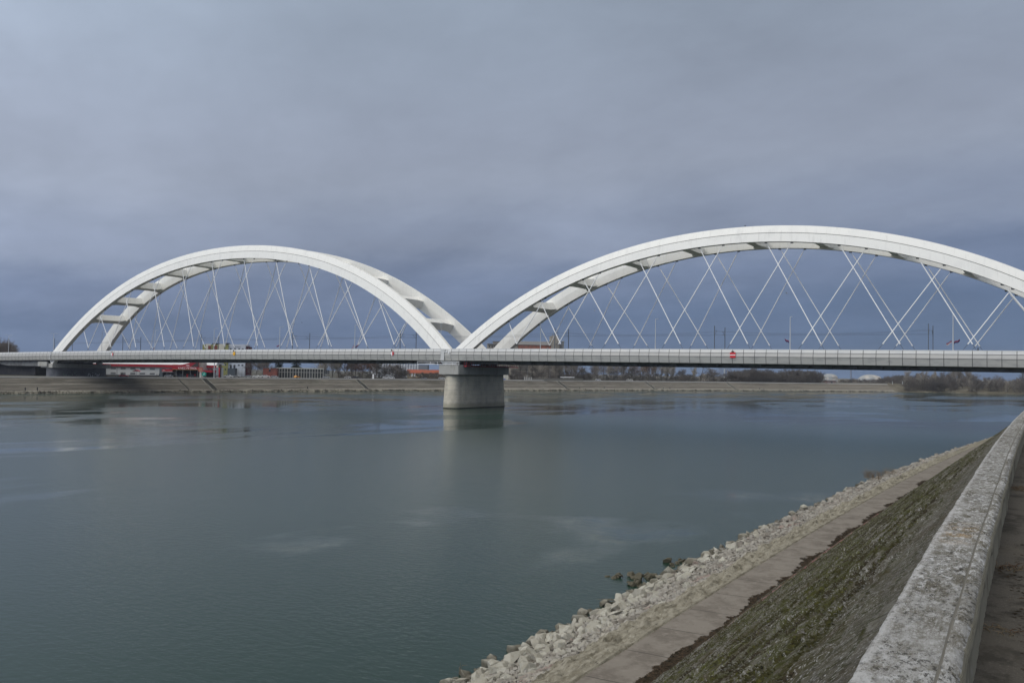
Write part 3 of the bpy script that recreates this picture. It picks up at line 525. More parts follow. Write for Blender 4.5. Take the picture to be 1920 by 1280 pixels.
for k, HH in (('long', HL), ('short', HR)):
    for side in (0, 1):
        rib = arch_rib(k, side, None)
        rib['label'] = {('long', 0): 'near rib of the longer far-bank arch', ('long', 1): 'far rib of the longer far-bank arch', ('short', 0): 'near rib of the shorter arch by the near bank', ('short', 1): 'far rib of the shorter arch by the near bank'}[(k, side)]
        for (a, bt) in HH:
            y = LEAN * (arch_top(k, a) - 25); st = a - y * (CAM.x - a) / 241.0      # undo the lean in the measured foot points
            s0 = under_at(k, st); T = arch_pt(k, s0, ARCH[k][4] - 0.1, 0, side); zb = zrail(bt) + (1.75 if side == 0 else 2.0)
            B = Vector((bt, LEAN * 1.5 if side == 0 else WB - LEAN * 1.5, zb)); d = (T - B).normalized(); F = B - d * 2.6
            hb = MB(); hb.tube(B, T - d * 1.6, 0.14, n=6, m=0); hb.tube(T - d * 1.6, T, 0.06, n=5, m=0); hb.tube(B - d * 0.05, B + d * 0.5, 0.17, n=6, m=0); hb.tube(F, B, 0.055, n=5, m=1); hb.box(T.x - 0.35, T.x + 0.35, T.y - 0.12, T.y + 0.12, T.z - 0.45, T.z + 0.3, m=1)
            hb.build('hanger', [white2, dark_steel], rib)
    # cross braces between the two ribs
    for s in ({'long': STL, 'short': STS}[k]):
        x_ = s
        for _ in range(20): m_ = arch_slope(k, s); s = x_ - ARCH[k][4] * .63 * m_ / math.hypot(1, m_)
        b = MB(); prof = []
        dn0, dn1 = ARCH[k][4] * 0.34, ARCH[k][4] * 0.92; secs = []
        for q, wd in ((0.9, 2.3), (3.0, 1.35), (None, 1.35), (3.0, 2.0), (0.9, 2.3)):
            pass
        yn = LEAN * (arch_top(k, s) - 22); span = WB - 2 * yn
        for fr_, wd in ((0.0, 2.1), (0.16, 1.25), (0.5, 1.15), (0.84, 1.25), (1.0, 2.1)):
            for dn, e in ((dn0, -1), (dn0, 1), (dn1, 1), (dn1, -1)):
                P0 = arch_pt(k, s + e * wd * 0.0, dn, 0.9, 0); P1 = arch_pt(k, s, dn, 0.9, 1); P = P0.lerp(P1, fr_)
                m = arch_slope(k, s); n = math.hypot(1, m); b.v.append((P.x + e * wd / n, P.y, P.z + e * wd * m / n))
        for i in range(4):
            for j in range(4): b.f.append((i * 4 + j, i * 4 + (j + 1) % 4, i * 4 + 4 + (j + 1) % 4, i * 4 + 4 + j)); b.m.append(0)
        b.build('cross_brace', white, bridge)
# deck
SS = np.arange(-560, 262, 6.2); YN, YF = -3.3, WB + 3.3
b = MB()
for s in SS:
    z = zroad(s)
    for y, dz in ((YN + .1, 0), (YF - .1, 0), (YF - .35, -2.75), (YF - 3.0, -3.25), (YN + 3.0, -3.25), (YN + .35, -2.75)): b.v.append((s, y, z + dz))
for i in range(len(SS) - 1):
    for j in range(6): b.f.append((i * 6 + j, i * 6 + (j + 1) % 6, i * 6 + 6 + (j + 1) % 6, i * 6 + 6 + j)); b.m.append(0 if j == 0 else 1)
b.build('deck', [asph, under], bridge)
b = MB()
for s in np.arange(-558, 260, 6.2): z = zroad(s) - 3.24; b.box(s - .2, s + .2, YN + 3.2, YF - 3.2, z - .5, z)
for y in (2.5, 19.5): 
    for i in range(len(SS) - 1):
        s0, s1 = SS[i], SS[i + 1]; a0, a1 = zroad(s0) - 3.24, zroad(s1) - 3.24
        b.add([(s0, y - .4, a0), (s0, y + .4, a0), (s0, y + .4, a0 - .75), (s0, y - .4, a0 - .75), (s1, y - .4, a1), (s1, y + .4, a1), (s1, y + .4, a1 - .75), (s1, y - .4, a1 - .75)], [(0, 1, 5, 4), (1, 2, 6, 5), (2, 3, 7, 6), (3, 0, 4, 7)])
b.build('cross_girder', under, bridge)
def fascia(y, sg, s0, s1):
    """panelled edge of the deck: three courses bulging outwards, dark joints between the panels"""
    b = MB(); prof = [(0.00, 0.0), (0.22, -0.93), (0.50, -2.00), (0.10, -3.88), (-0.25, -3.95)]
    n = int(round((s1 - s0) / 3.1)); xs = [s0 + (s1 - s0) * i / n for i in range(n + 1)]
    for i in range(n):
        for j in range(4):
            g = 0.035
            pts = []
            for x, (o_, dz) in ((xs[i] + g, prof[j]), (xs[i + 1] - g, prof[j]), (xs[i + 1] - g, prof[j + 1]), (xs[i] + g, prof[j + 1])): pts.append((x, y - sg * o_, zrail(x) + dz + (-.03 if (o_, dz) == prof[j] and j else .03 if j < 3 else 0)))
            b.quad(*pts, m=min(j, 2))
        for j in range(3):   # backing seen in the joints
            pts = [(x, y - sg * (prof[q][0] - 0.03), zrail(x) + prof[q][1]) for x, q in ((xs[i], j), (xs[i + 1], j), (xs[i + 1], j + 1), (xs[i], j + 1))]; b.quad(*pts, m=3)
        for j in range(3):   # cover strips
            o_, dz = prof[j]; o2, dz2 = prof[j + 1]; x = xs[i]
            b.add([(x - .065, y - sg * (o_ + .03), zrail(x) + dz), (x + .065, y - sg * (o_ + .03), zrail(x) + dz), (x + .065, y - sg * (o2 + .03), zrail(x) + dz2), (x - .085, y - sg * (o2 + .03), zrail(x) + dz2)], [(0, 1, 2, 3)], m=3)
        for (o_, dz) in (prof[1], prof[2]):
            b.add([(xs[i], y - sg * (o_ + .03), zrail(xs[i]) + dz - .06), (xs[i + 1], y - sg * (o_ + .03), zrail(xs[i + 1]) + dz - .06), (xs[i + 1], y - sg * (o_ + .03), zrail(xs[i + 1]) + dz + .06), (xs[i], y - sg * (o_ + .03), zrail(xs[i]) + dz + .06)], [(0, 1, 2, 3)], m=3)
        b.tube((xs[i], y, zrail(xs[i]) + .04), (xs[i + 1], y, zrail(xs[i + 1]) + .04), 0.06, n=5, m=4)
    return b
fascia(YN, 1, -239.0 - 320, -236).build('side_panel', [fascia_top, fascia_mid, fascia_low, joint, lampm], bridge, fix=False)
fascia(YN, 1, -235.2, -2.2).build('side_panel', [fascia_top, fascia_mid, fascia_low, joint, lampm], bridge, fix=False)
fascia(YN, 1, 2.2, 257).build('side_panel', [fascia_top, fascia_mid, fascia_low, joint, lampm], bridge, fix=False)
fascia(YF, -1, -559, 257).build('side_panel', [fascia_top, fascia_mid, fascia_low, joint, lampm], bridge, fix=False)
# white expansion covers with small railings at the piers
for s in (0.0, -235.6):
    b = MB(); wd = 2.1 if s == 0 else 0.6
    for x0, x1, o_ in ((-wd, wd, .14),):
        pts = [(0.02, 0.0), (0.26, -0.93), (0.48, -2.00), (0.12, -3.88)]
        for j in range(3):
            (a0, d0), (a1, d1) = pts[j], pts[j + 1]; z = zrail(s)
            b.quad((s + x0, YN - a0 - .0, z + d0), (s + x1, YN - a0 - .0, z + d0), (s + x1, YN - a1, z + d1), (s + x0, YN - a1, z + d1), m=[0, 1, 2][j])
    z = zrail(s)
    b.box(s - wd * .95, s - wd * .25, YN - .62, YN - .50, z - 3.85, z - .02, m=0); b.box(s - wd * .95, s + wd * .2, YN - .6, YN - .4, z - .12, z + .05, m=3)
    for q in range(4): b.box(s - wd * .95 + q * wd * .38, s - wd * .95 + q * wd * .38 + .1, YN - .58, YN - .48, z - 1.1, z, m=3)
    b.box(s - wd * .95, s + wd * .2, YN - .6, YN - .52, z - 1.2, z - 1.05, m=3)
    b.box(s + wd * .62, s + wd * .76, YN - .66, YN - .52, z - 1.6, z - .9, m=3)
    b.build('expansion_cover', [fascia_top, fascia_mid, fascia_low, signwhite], bridge)
# river pier: battered shaft with rounded nose, broad cap
def stadium(L0, L1, hw, n=10, sq=0.0):
    pts = []
    for k in range(n + 1):
        t = math.pi * k / n; pts.append((-math.cos(t) * hw, L0 + hw * 0.85 - math.sin(t) * hw * 0.85))
    for k in range(n + 1):
        t = math.pi * k / n; pts.append((math.cos(t) * hw, L1 - hw * 0.55 + math.sin(t) * hw * 0.55))
    return pts
def pier(x, zb, zt, hw0, hw1, y0, y1, bat):
    b = MB(); rings = 14; n = None
    for i in range(rings + 1):
        f = i / rings; z = zb + (zt - zb) * f; hw = hw0 + (hw1 - hw0) * f; pts = stadium(y0 + bat * f, y1 - bat * f, hw, 12); n = len(pts)
        b.v += [(x + px, py, z) for px, py in pts]
    for i in range(rings):
        for j in range(n): b.f.append((i * n + j, i * n + (j + 1) % n, (i + 1) * n + (j + 1) % n, (i + 1) * n + j)); b.m.append(0)
    b.f.append(tuple(range(rings * n, rings * n + n))); b.m.append(0)
    return b
pr = pier(2.1, -2.5, 11.4, 3.35, 2.9, -5.2, 26.9, 0.9).build('pier', pierm, bridge, smooth=True)
b = MB(); b.prism([(-3.9, -5.4), (3.9, -5.4), (4.15, -5.1), (4.15, 25.7), (3.9, 26.0), (-3.9, 26.0), (-4.15, 25.7), (-4.15, -5.1)], 2, 11.41, 14.6, fr=lambda p: Vector((p.x + 2.5, p.y, p.z))); b.build('pier_cap', capm, pr)
b = MB()
for y in (0, 5.5, 16.5, 22): b.box(.9, 3.6, y - .8, y + .8, 14.61, 15.72)
b.build('bearing', dark_steel, pr)
# bank piers and an added shade wall under the left approach
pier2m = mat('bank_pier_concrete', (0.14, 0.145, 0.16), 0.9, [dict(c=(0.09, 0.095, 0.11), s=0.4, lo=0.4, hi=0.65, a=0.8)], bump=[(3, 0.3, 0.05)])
p2 = pier(-238, 5.0, 11.2, 4.6, 4.4, -3.6, 25.6, 0.1).build('pier', pier2m, bridge, smooth=True)
b = MB(); b.prism([(-5, -4.2), (5, -4.2), (5, 26.2), (-5, 26.2)], 2, 11.21, 13.2, fr=lambda p: Vector((p.x - 238, p.y, p.z))); b.box(-244.2, -236.5, -5.0, -4.25, 11.9, 14.0); b.build('pier_cap', capm, p2)
grafA = mat('green_spray_paint', (0.17, 0.24, 0.20), 0.8); grafB = mat('white_spray_paint', (0.42, 0.44, 0.47), 0.8)
b = MB(); rg = random.Random(3)
def scrawl(y, z, wd, h, m):
    for k in range(16):
        a = (y + wd * (k + rg.random()) / 16, z + h * rg.random()); c = (a[0] + rg.uniform(-1, 1) * wd * .13, a[1] + rg.uniform(-1, 1) * h * .7)
        c = (c[0], min(max(c[1], z), z + h)); ang = math.atan2(c[1] - a[1], c[0] - a[0]); dx, dz = -math.sin(ang) * .16, math.cos(ang) * .16
        x = -233.32; b.quad((x + k * .003, a[0] + dx, a[1] + dz), (x + k * .003, a[0] - dx, a[1] - dz), (x + k * .003, c[0] - dx, c[1] - dz), (x + k * .003, c[0] + dx, c[1] + dz), m=m)
scrawl(1.5, 7.3, 6.5, 1.9, 0); scrawl(14, 7.2, 6.5, 1.9, 1); b.build('graffiti', [grafA, grafB], p2)
MB().box(-559, -259, 2.2, 19.8, 4.5, 14.2).build('approach_shade_wall', mat('under_deck_shade', (0.030, 0.031, 0.036), .95, [dict(c=(0.045, 0.045, 0.048), s=.3, lo=.45, hi=.65)], spec=.05), bridge)  # added near-black wall; the shade under the approach deck is put into its colour
p3 = pier(198, 1.0, 13.0, 4.6, 4.4, -3.6, 25.6, 0.1).build('pier', pierm, bridge, smooth=True)
b = MB(); b.prism([(-5, -4.2), (5, -4.2), (5, 26.2), (-5, 26.2)], 2, 13.01, 15.3, fr=lambda p: Vector((p.x + 198, p.y, p.z))); b.build('pier_cap', capm, p3)
# dark haunch girders of the approach
b = MB(); b.prism([(-300, 14.6), (-244, 14.9), (-244, 11.9), (-278, 11.9)], 1, -1.4, 23.4); b.build('approach_girder', under, bridge)
# red work platform hung under the deck by the river pier
wp = empty('work_platform', (0.2, 11, 14.6)); tag(wp, 'red and dark inspection scaffold hanging under the deck around the river pier top', 'scaffold')
b = MB(); 
for x0, x1 in ((6.6, 7.6),): b.box(x0, x1, -13.5, 19, -.55, -.30); b.box(x0, x1 + .05, -13.6, 19.1, -.6, -.28)
b.box(-7.2, -2.0, -9, 14, -.75, -.35); b.box(-7.0, -2.0, -9, 14, .5, .62); b.build('walkway', redm, wp)
b = MB()
for k in range(22):
    y = -13.5 + k * 1.5; b.tube((7.5, y, -.4), (7.5, y, 1.15), .05, n=4); b.tube((6.7, y, -.4), (6.7, y, 1.3), .05, n=4)
    if k < 21: b.tube((7.5, y, .5), (7.5, y + 1.5, .5), .045, n=4); b.tube((7.5, y, 1.1), (7.5, y + 1.5, 1.1), .045, n=4); b.tube((7.5, y, -.2), (7.5, y + 1.5, 1.0), .035, n=4)
b.build('guard_rail', redm, wp)
b = MB()
for y in (-13, -9, -5, 0, 5, 10, 15, 19): b.tube((7.0, y, -.4), (7.0, y, 1.6), .09, n=5)
for k in range(10): y = 10 + k * 1.1; b.tube((7.6, y, -.6), (7.6, y, 1.2), .06, n=4)
b.box(5.5, 8.8, 19.2, 24.5, -1.3, -1.1); 
for k in range(7): b.tube((8.6, 19.4 + k * .8, -1.2), (8.6, 19.4 + k * .8, .1), .07, n=4)
b.tube((8.6, 19.4, .1), (8.6, 24.3, .1), .07, n=4); b.tube((8.6, 19.4, -.6), (8.6, 24.3, -.6), .05, n=4); b.build('scaffold_frame', dark_steel, wp)
b = MB()
for z in (.15, .95): b.tube((-10.5, -16.8, z), (6.9, -16.8, z), .07, n=5)
for x in (-10.5, -5, -2, 1.5, 4.2, 6.9): b.tube((x, -16.8, -.1), (x, -16.8, 1.0), .07, n=5)
b.tube((-22, -9, .3), (-5, -14.5, .35), .09, n=5); b.build('white_handrail', signwhite, wp)

# lamps along the middle of the deck
lampglass = mat('lamp_head_grey', (0.45, 0.47, 0.48), 0.4)
def make_lamp(arm):
    r = empty('street_lamp'); b = MB(); b.tube((0, 0, -.2), (0, 0, 10.6), .15, .09, 8); b.build('pole', lampm, r)
    b = MB(); b.tube((0, 0, 10.5), (0, 1.5, 10.72), .06, n=6)
    if arm: b.tube((0, 0, 10.5), (0, -1.5, 10.72), .06, n=6)
    b.build('arm', lampm, r)
    for sg in ((1, -1) if arm else (1,)):
        b = MB(); b.prism([(sg * 1.3, 10.64), (sg * 2.1, 10.72), (sg * 2.1, 10.80), (sg * 1.3, 10.80)], 0, -.16, .16); b.build('lamp_head', lampglass, r)
    return r
lab = ['on the approach at the left edge of the photo', 'just left of the left foot of the long arch', 'between the two ribs at the left foot of the long arch', 'left part of the long arch, over the petrol station', 'over the green and cream apartment block', 'over the conifers, left of the crown of the long arch',
       'right of the crown of the long arch', 'over the silos by the right foot of the long arch', 'between the crossing ribs right above the river pier', 'in front of the old brick mill', 'under the left half of the short arch', 'under the crown of the short arch', 'right part of the short arch, beside the pedestrian']
lx = [-297.5, -255.5, -214.5, -174, -133.5, -93.3, -52.6, -11.7, 29.5, 70.3, 111, 152.2]
lab = [lab[0], lab[1], lab[2], lab[3], lab[4], 'over the colonnaded building', lab[7], lab[8], lab[9], lab[10], lab[11], lab[12]]
two = make_lamp(True); one = make_lamp(False); used = set()
for k, (x, l) in enumerate(zip(lx, lab)):
    src = two if k < 2 else one; o = src if src not in used else copy_tree(src); used.add(src); o.location = (x, 9, zroad(x)); tag(o, 'slim bridge lamp ' + l, 'street lamp', 'street lamps on the bridge')
# banners on four of the lamps
fred = mat('flag_red_cloth', (0.19, 0.02, 0.045), 0.9); fblue = mat('flag_dark_cloth', (0.03, 0.03, 0.09), 0.9); fwhite = mat('flag_white_cloth', (0.35, 0.32, 0.34), 0.9)
def flag(x, y, z, ln, dirx, m2, tilt, label):
    b = MB(); n = 8
    for i in range(n + 1):
        f = i / n; sag = tilt * ln * f + .12 * math.sin(f * 7); b.v += [(x + dirx * ln * f, y + .18 * math.sin(f * 6) + .5 * f, z + sag), (x + dirx * ln * f, y + .18 * math.sin(f * 6 + .4) + .5 * f, z + sag - .28), (x + dirx * ln * f, y + .18 * math.sin(f * 6 + .8) + .5 * f, z + sag - .58)]
    for i in range(n):
        for j in range(2): b.f.append((i * 3 + j, i * 3 + j + 1, i * 3 + 4 + j, i * 3 + 3 + j)); b.m.append(j)
    o = b.build('flag', [fred, m2], fix=False); tag(o, label, 'flag', 'flags on the bridge lamps'); sd = o.modifiers.new('cloth', 'SOLIDIFY'); sd.thickness = .02
flag(-93.6, 9, 22.1, 1.9, -1, fblue, -.25, 'purple-red flag flying left from the lamp over the colonnaded building')
flag(-52.9, 9, 22.0, 1.5, -1, fwhite, -.9, 'drooping red and white flag left of the lamp over the silos'); flag(-52.3, 9, 21.2, 1.7, 1, fblue, .8, 'dark red flag lifting right from the lamp over the silos')
flag(110.7, 9, 22.3, 1.3, -1, fblue, .65, 'dark red flag on the lamp under the crown of the short arch')
flag(151.9, 9, 22.2, 1.3, -1, fwhite, -.5, 'red and white flag left of the lamp beside the pedestrian'); flag(152.4, 9, 21.9, 1.3, 1, fblue, .55, 'dark flag lifting right from the lamp beside the pedestrian')
flag(-174.3, 9, 20.6, .8, -1, fred, .6, 'small red flag on the lamp over the petrol station')
# railway masts
def make_mast(sg):
    r = empty('catenary_mast'); b = MB(); b.box(-.09, .09, -.11, .11, -.3, 8.4); b.build('mast', mast, r)
    b = MB(); b.tube((0, 0, 6.9), (0, sg * 2.6, 7.0), .05, n=5); b.tube((0, 0, 5.6), (0, sg * 2.1, 6.95), .05, n=5); b.tube((0, sg * .6, 6.0), (0, sg * 2.8, 5.9), .04, n=5); b.build('bracket', mast, r)
    return r
mA, mB = make_mast(1), make_mast(-1); ft = True
wz = ['left of the left arch foot', 'at the left arch foot', 'over the petrol station', 'over the colonnaded building', 'by the right foot of the long arch', 'beside the old mill', 'under the left half of the short arch', 'under the right half of the short arch']
mx_ = [-258, -201, -144.5, -88, -32, 33.8, 88.3, 146.2]
for k, x in enumerate(mx_):
    for src, y, nm in ((mA, 11.0, 'nearer'), (mB, 20.5, 'farther')):
        o = src if k == 0 else copy_tree(src); o.location = (x, y, zroad(x)); tag(o, 'dark steel railway mast, %s of the pair %s' % (nm, wz[k]), 'mast', 'railway masts on the bridge')
for y, nm in ((13.4, 'nearer'), (18.1, 'farther')):
    b = MB()
    for k in range(len(mx_) - 1):
        x0, x1 = mx_[k], mx_[k + 1]
        for hz, sag in ((6.95, .9), (5.85, .1)):
            pv = None
            for i in range(9):
                f = i / 8; P = Vector((x0 + (x1 - x0) * f, y, zroad(x0) * (1 - f) + zroad(x1) * f + hz - sag * 4 * f * (1 - f)))
                if pv: b.tube(pv, P, .022, n=3, caps=False)
                pv = P
    tag(b.build('overhead_wire', mast, fix=False), 'thin overhead railway wires strung between the masts, %s track' % nm, 'wire', 'overhead railway wires')

# river traffic boards hung on the side of the deck
def board(px_s, kind, label):
    z = zrail(px_s) - 1.55; y = YN - .62; r = empty('traffic_board', (px_s, y, z)); d = .82
    if kind == 'square':
        MB().box(-.78, .78, -.04, .04, -.76, .76).build('board', signred, r); MB().box(-.76, .76, -.06, -.045, -.12, .12).build('white_bar', signwhite, r); MB().box(-.35, .35, -.1, .1, .78, 1.1).build('lamp', black, r)
    else:
        c1, c2 = (signwhite, signred) if kind == 'rw' else (signyellow, signyellow)
        MB().prism([(-d, 0), (0, -d * 1.15), (0, d * 1.15)], 1, -.04, .04).build('board', c1, r)
        MB().prism([(.004, -d * 1.15), (d, 0), (.004, d * 1.15)], 1, -.04, .04).build('board', c2, r); MB().box(-.2 - .35, .25 - .35, -.1, .1, d, d + .5).build('lamp', black, r)
    MB().box(-.06, .06, .045, .3, -.5, .5).build('bracket', dark_steel, r)
    tag(r, label, 'sign', 'river traffic boards on the deck side')
def s_of(px, y):
    d = VH + RH * ((px - 960) / FPX); t = (y - CAM.y) / d.y; return CAM.x + d.x * t
board(s_of(212.3, -3.6), 'rw', 'small white and red diamond board near the left foot of the long arch')
board(s_of(440.5, -3.6), 'y', 'orange-yellow diamond board on the deck side below the long arch')
board(s_of(737, -3.6), 'rw', 'white and red diamond board on the deck left of the river pier')
board(s_of(1375, -3.6), 'square', 'red square board with white bar on the deck below the short arch')

# ================================================================== FAR BANK
def catmull(P, step):
    P = [Vector((x, y, 0)) for x, y in P]; out = []
    for i in range(1, len(P) - 2):
        a, b_, c, d = P[i - 1:i + 3]; n = max(2, int((c - b_).length / step))
        for k in range(n):
            t = k / n; out.append(0.5 * ((2 * b_) + (-a + c) * t + (2 * a - 5 * b_ + 4 * c - d) * t * t + (-a + 3 * b_ - 3 * c + d) * t ** 3))
    return out
FW = [(-235, -700), (-222, -420), (-210, -160), (-199, -22), (-186, 88), (-163, 190), (-134, 290), (-80, 420), (-12, 543), (52, 622), (150, 672), (300, 716), (620, 770), (1300, 860), (2400, 900)]
C_ = catmull(FW, 5.0); CN = []
for i in range(len(C_)):
    t = (C_[min(i + 1, len(C_) - 1)] - C_[max(i - 1, 0)]).normalized(); CN.append(Vector((-t.y, t.x, 0)))
CL = np.concatenate([[0], np.cumsum([(C_[i + 1] - C_[i]).length for i in range(len(C_) - 1)])])
END = min(range(len(C_)), key=lambda i: (C_[i] - Vector((50, 620, 0))).length)       # where the built revetment stops
def bank_xy(i, off): p = C_[i] + CN[i] * off; return p.x, p.y
def bank_Z(px, off):
    """distance at which a picture column crosses the bank line offset inland"""
    k = (px - 960) / FPX; best = None
    for i in range(len(C_) - 1):
        a = bank_xy(i, off); c = bank_xy(i + 1, off); qa = Vector((a[0], a[1], 0)) - CAM; qc = Vector((c[0], c[1], 0)) - CAM
        za, zb = qa.dot(VH), qc.dot(VH)
        if za < 50 or zb < 50: continue
        ka, kb = qa.dot(RH) / za, qc.dot(RH) / zb
        if (ka - k) * (kb - k) <= 0 and ka != kb: 
            f = (k - ka) / (kb - ka); return za + (zb - za) * f
    return 800
ZL = 7.1
fb_conc = mat('bank_bench_concrete', (0.27, 0.26, 0.225), 0.95, [dict(c=(0.19, 0.18, 0.15), s=0.25, lo=0.42, hi=0.6, a=0.7)], spec=0.1)
fb_slope = mat('bank_revetment', (0.14, 0.128, 0.108), 0.95, [dict(c=(0.085, 0.078, 0.066), s=0.9, st=(0.06, 1.5, 1), lo=0.42, hi=0.58, a=0.9, d=8, r=.7), dict(c=(0.24, 0.225, 0.19), s=0.9, st=(0.05, 1.5, 1), off=(3, 7, 0), lo=0.52, hi=0.62, a=0.85, d=8, r=.7), dict(c=(0.07, 0.066, 0.052), s=0.07, st=(0.8, 2, 1), lo=0.48, hi=0.62, a=0.75, d=8, r=.7, win=((1, 9.5, 16, 1.5),)),
    dict(c=(0.17, 0.15, 0.12), s=0.3, st=(.1, 1, 1), lo=0.3, hi=0.6, a=0.75, d=7, win=((0, 900, 3000, 120),)), dict(c=(0.30, 0.285, 0.245), s=0.2, st=(.1, 1, 1), lo=0.2, hi=0.5, a=0.8, d=7, win=((1, 1.6, 5.2, .5), (0, 560, 3000, 60))), dict(type='joint', c=(0.09, 0.085, 0.07), s=27.0, ax=0, wob=.4, lo=0.2, hi=0.1, a=0.25)], uv=True, spec=0.08)
fb_rip = mat('bank_riprap', (0.19, 0.175, 0.14), 0.95, [dict(c=(0.05, 0.045, 0.036), s=0.5, st=(0.6, .6, 1), lo=0.46, hi=0.58, a=0.9)], spec=0.1)
fb_kerb = mat('bank_kerb', (0.42, 0.41, 0.385), 0.9, spec=0.1)
prof = [(-2.0, -1.6, 2), (0.0, 0.0, 2), (1.6, 0.75, 2), (2.0, 0.95, 0), (4.4, 1.1, 1), (9.0, 3.7, 1), (9.3, 3.78, 0), (10.1, 3.92, 1), (15.4, 6.62, 1), (15.45, 6.60, 3), (15.55, 7.22, 3), (16.6, 7.26, 3), (16.7, ZL, 3)]
idx = list(range(0, END + 1)); n = len(prof)
b = MB(); b.uv = []
for i in idx:
    for o_, z, m in prof:
        x, y = bank_xy(i, o_); zz = z + (0.12 * (vnoise(np.float64(CL[i] * .2), np.float64(o_)) - .5) if 0 < z < 6.9 else 0); b.v.append((x, y, zz)); b.uv.append((CL[i], o_))
for a in range(len(idx) - 1):
    for j in range(n - 1): b.f.append((a * n + j, a * n + j + 1, (a + 1) * n + j + 1, (a + 1) * n + j)); b.m.append(prof[j][2])
# sloped end of the revetment
e0 = (len(idx) - 1) * n; t = (C_[END + 1] - C_[END]).normalized(); nv = len(b.v)
for j, (o_, z, m) in enumerate(prof): p = Vector(b.v[e0 + j]) + t * max(0, 8.5 - z) * 0 + t * (9.0 * (1 - z / 7.2) if z > 0 else 9.0); b.v.append((p.x, p.y, min(z, 0) - .05)); b.uv.append((CL[END] + 9, o_))
for j in range(n - 1): b.f.append((e0 + j, e0 + j + 1, nv + j + 1, nv + j)); b.m.append(1)
o = b.build('river_bank', [fb_conc, fb_slope, fb_rip, fb_kerb], fix=False); tag(o, kind='structure')
# land behind: pavement strip, then ground to the horizon
fland = mat('far_ground', (0.075, 0.070, 0.056), 0.95, [dict(c=(0.055, 0.055, 0.036), s=0.04, lo=0.4, hi=0.6), dict(c=(0.11, 0.104, 0.092), s=0.11, lo=0.55, hi=0.65, a=0.7)], spec=0.1)
b = MB(); offs = [16.35, 22, 40, 90, 300, 1200, 5000]
for i in idx:
    for o_ in offs: x, y = bank_xy(i, o_); b.v.append((x, y, ZL))
m_ = len(offs)
for a in range(len(idx) - 1):
    for j in range(m_ - 1): b.f.append((a * m_ + j, a * m_ + j + 1, (a + 1) * m_ + j + 1, (a + 1) * m_ + j)); b.m.append(0)
o = b.build('far_land', fland, fix=False); tag(o, kind='structure')
natm = mat('natural_shore', (0.10, 0.088, 0.062), 0.95, [dict(c=(0.16, 0.145, 0.11), s=0.06, lo=0.45, hi=0.6), dict(c=(0.05, 0.045, 0.03), s=0.3, lo=0.5, hi=0.65)], spec=0.1)
b = MB(); offs = [(-3, -1.5), (0, 0), (2.5, .6), (9, 1.4), (26, 4.2), (60, 7.0), (300, 7.1), (1200, 7.1), (5000, 7.1)]; m_ = len(offs); ids2 = list(range(END - 1, len(C_)))
for q, i in enumerate(ids2):
    for o_, z in offs:
        x, y = bank_xy(i, o_); b.v.append((x, y, z - .06 + (0.8 * (vnoise(np.float64(CL[i] * .06), np.float64(o_ * .1), 4) - .5) if 0 < z < 7 else 0)))
for a in range(len(ids2) - 1):
    for j in range(m_ - 1): b.f.append((a * m_ + j, a * m_ + j + 1, (a + 1) * m_ + j + 1, (a + 1) * m_ + j)); b.m.append(0)
o = b.build('far_shore', natm, fix=False); tag(o, kind='structure')
# rubble strip along the far waterline
pl = []
for k in range(5200):
    i = rr.randrange(0, END); 
    if C_[i].y < -160: continue
    o_ = rr.uniform(-.5, 1.9); x, y = bank_xy(i, o_); s = rr.uniform(.15, .55); x += rr.uniform(-2.5, 2.5) * CN[i].y; y -= rr.uniform(-2.5, 2.5) * CN[i].x
    pl.append((rr.randrange(10), Matrix.Translation((x, y, max(-.1, o_ * .47) + s * .2)) @ (rot(rr) @ Matrix.Diagonal((s, s, s))).to_4x4()))
v, f = merged_copies(LOW, pl); b = MB(); b.v = v.tolist(); b.f = f; b.m = [0] * len(f); o = b.build('shore_rubble', fb_rip, fix=False); tag(o, 'strip of rubble along the waterline of the far bank', 'rubble', kind='stuff')
# drain channels / stairs running straight down the revetment
def top_i(px): 
    Z = bank_Z(px, 16); p = at(px, Z); return min(range(END), key=lambda i: (Vector((*bank_xy(i, 16), 0)) - p).length)
chm = mat('dark_stair_concrete', (0.125, 0.12, 0.105), 0.95, spec=0.1)
for px, wd, l in ((388, 1.5, 'broad dark stairway down the far revetment below the turquoise sign'), (674, 1.3, 'dark stairway down the far revetment left of the river pier'), (1046, 1.2, 'dark stairway down the far revetment just right of the river pier'), (1205, 1.2, 'dark stairway down the far revetment under the left half of the short arch'), (1361, 1.2, 'dark stairway down the far revetment under the crown of the short arch'),
                  (330, .35, 'narrow joint line of steps down the revetment below the petrol station')):
    i = top_i(px); fr = Matrix(((CN[i].x, CN[i].y, 0, C_[i].x), (CN[i].y, -CN[i].x, 0, C_[i].y), (0, 0, 1, 0), (0, 0, 0, 1))); b = MB(); pp = [q for q in prof if q[1] > .9 and q[0] < 15.45]
    ns = 34
    for k in range(ns):
        o0 = 2.2 + (15.4 - 2.2) * k / ns; o1 = 2.2 + (15.4 - 2.2) * (k + 1) / ns; z = np.interp(o0, [q[0] for q in pp], [q[1] for q in pp]) + .12
        b.box(o0, o1 - .002, -wd, wd, z - .5, z + .06, fr=lambda p: fr @ p)
    for sg in (-1, 1):
        if wd > .5: b.prism([(q[0], q[1] - .1) for q in pp] + [(q[0], q[1] + .32) for q in reversed(pp)], 1, sg * wd + (.01 if sg > 0 else -.26), sg * wd + (.26 if sg > 0 else -.01), m=1, fr=lambda p: fr @ p)
    tag(b.build('bank_stairway', [chm, fb_conc]), l, 'stairway', 'stairways down the far revetment')

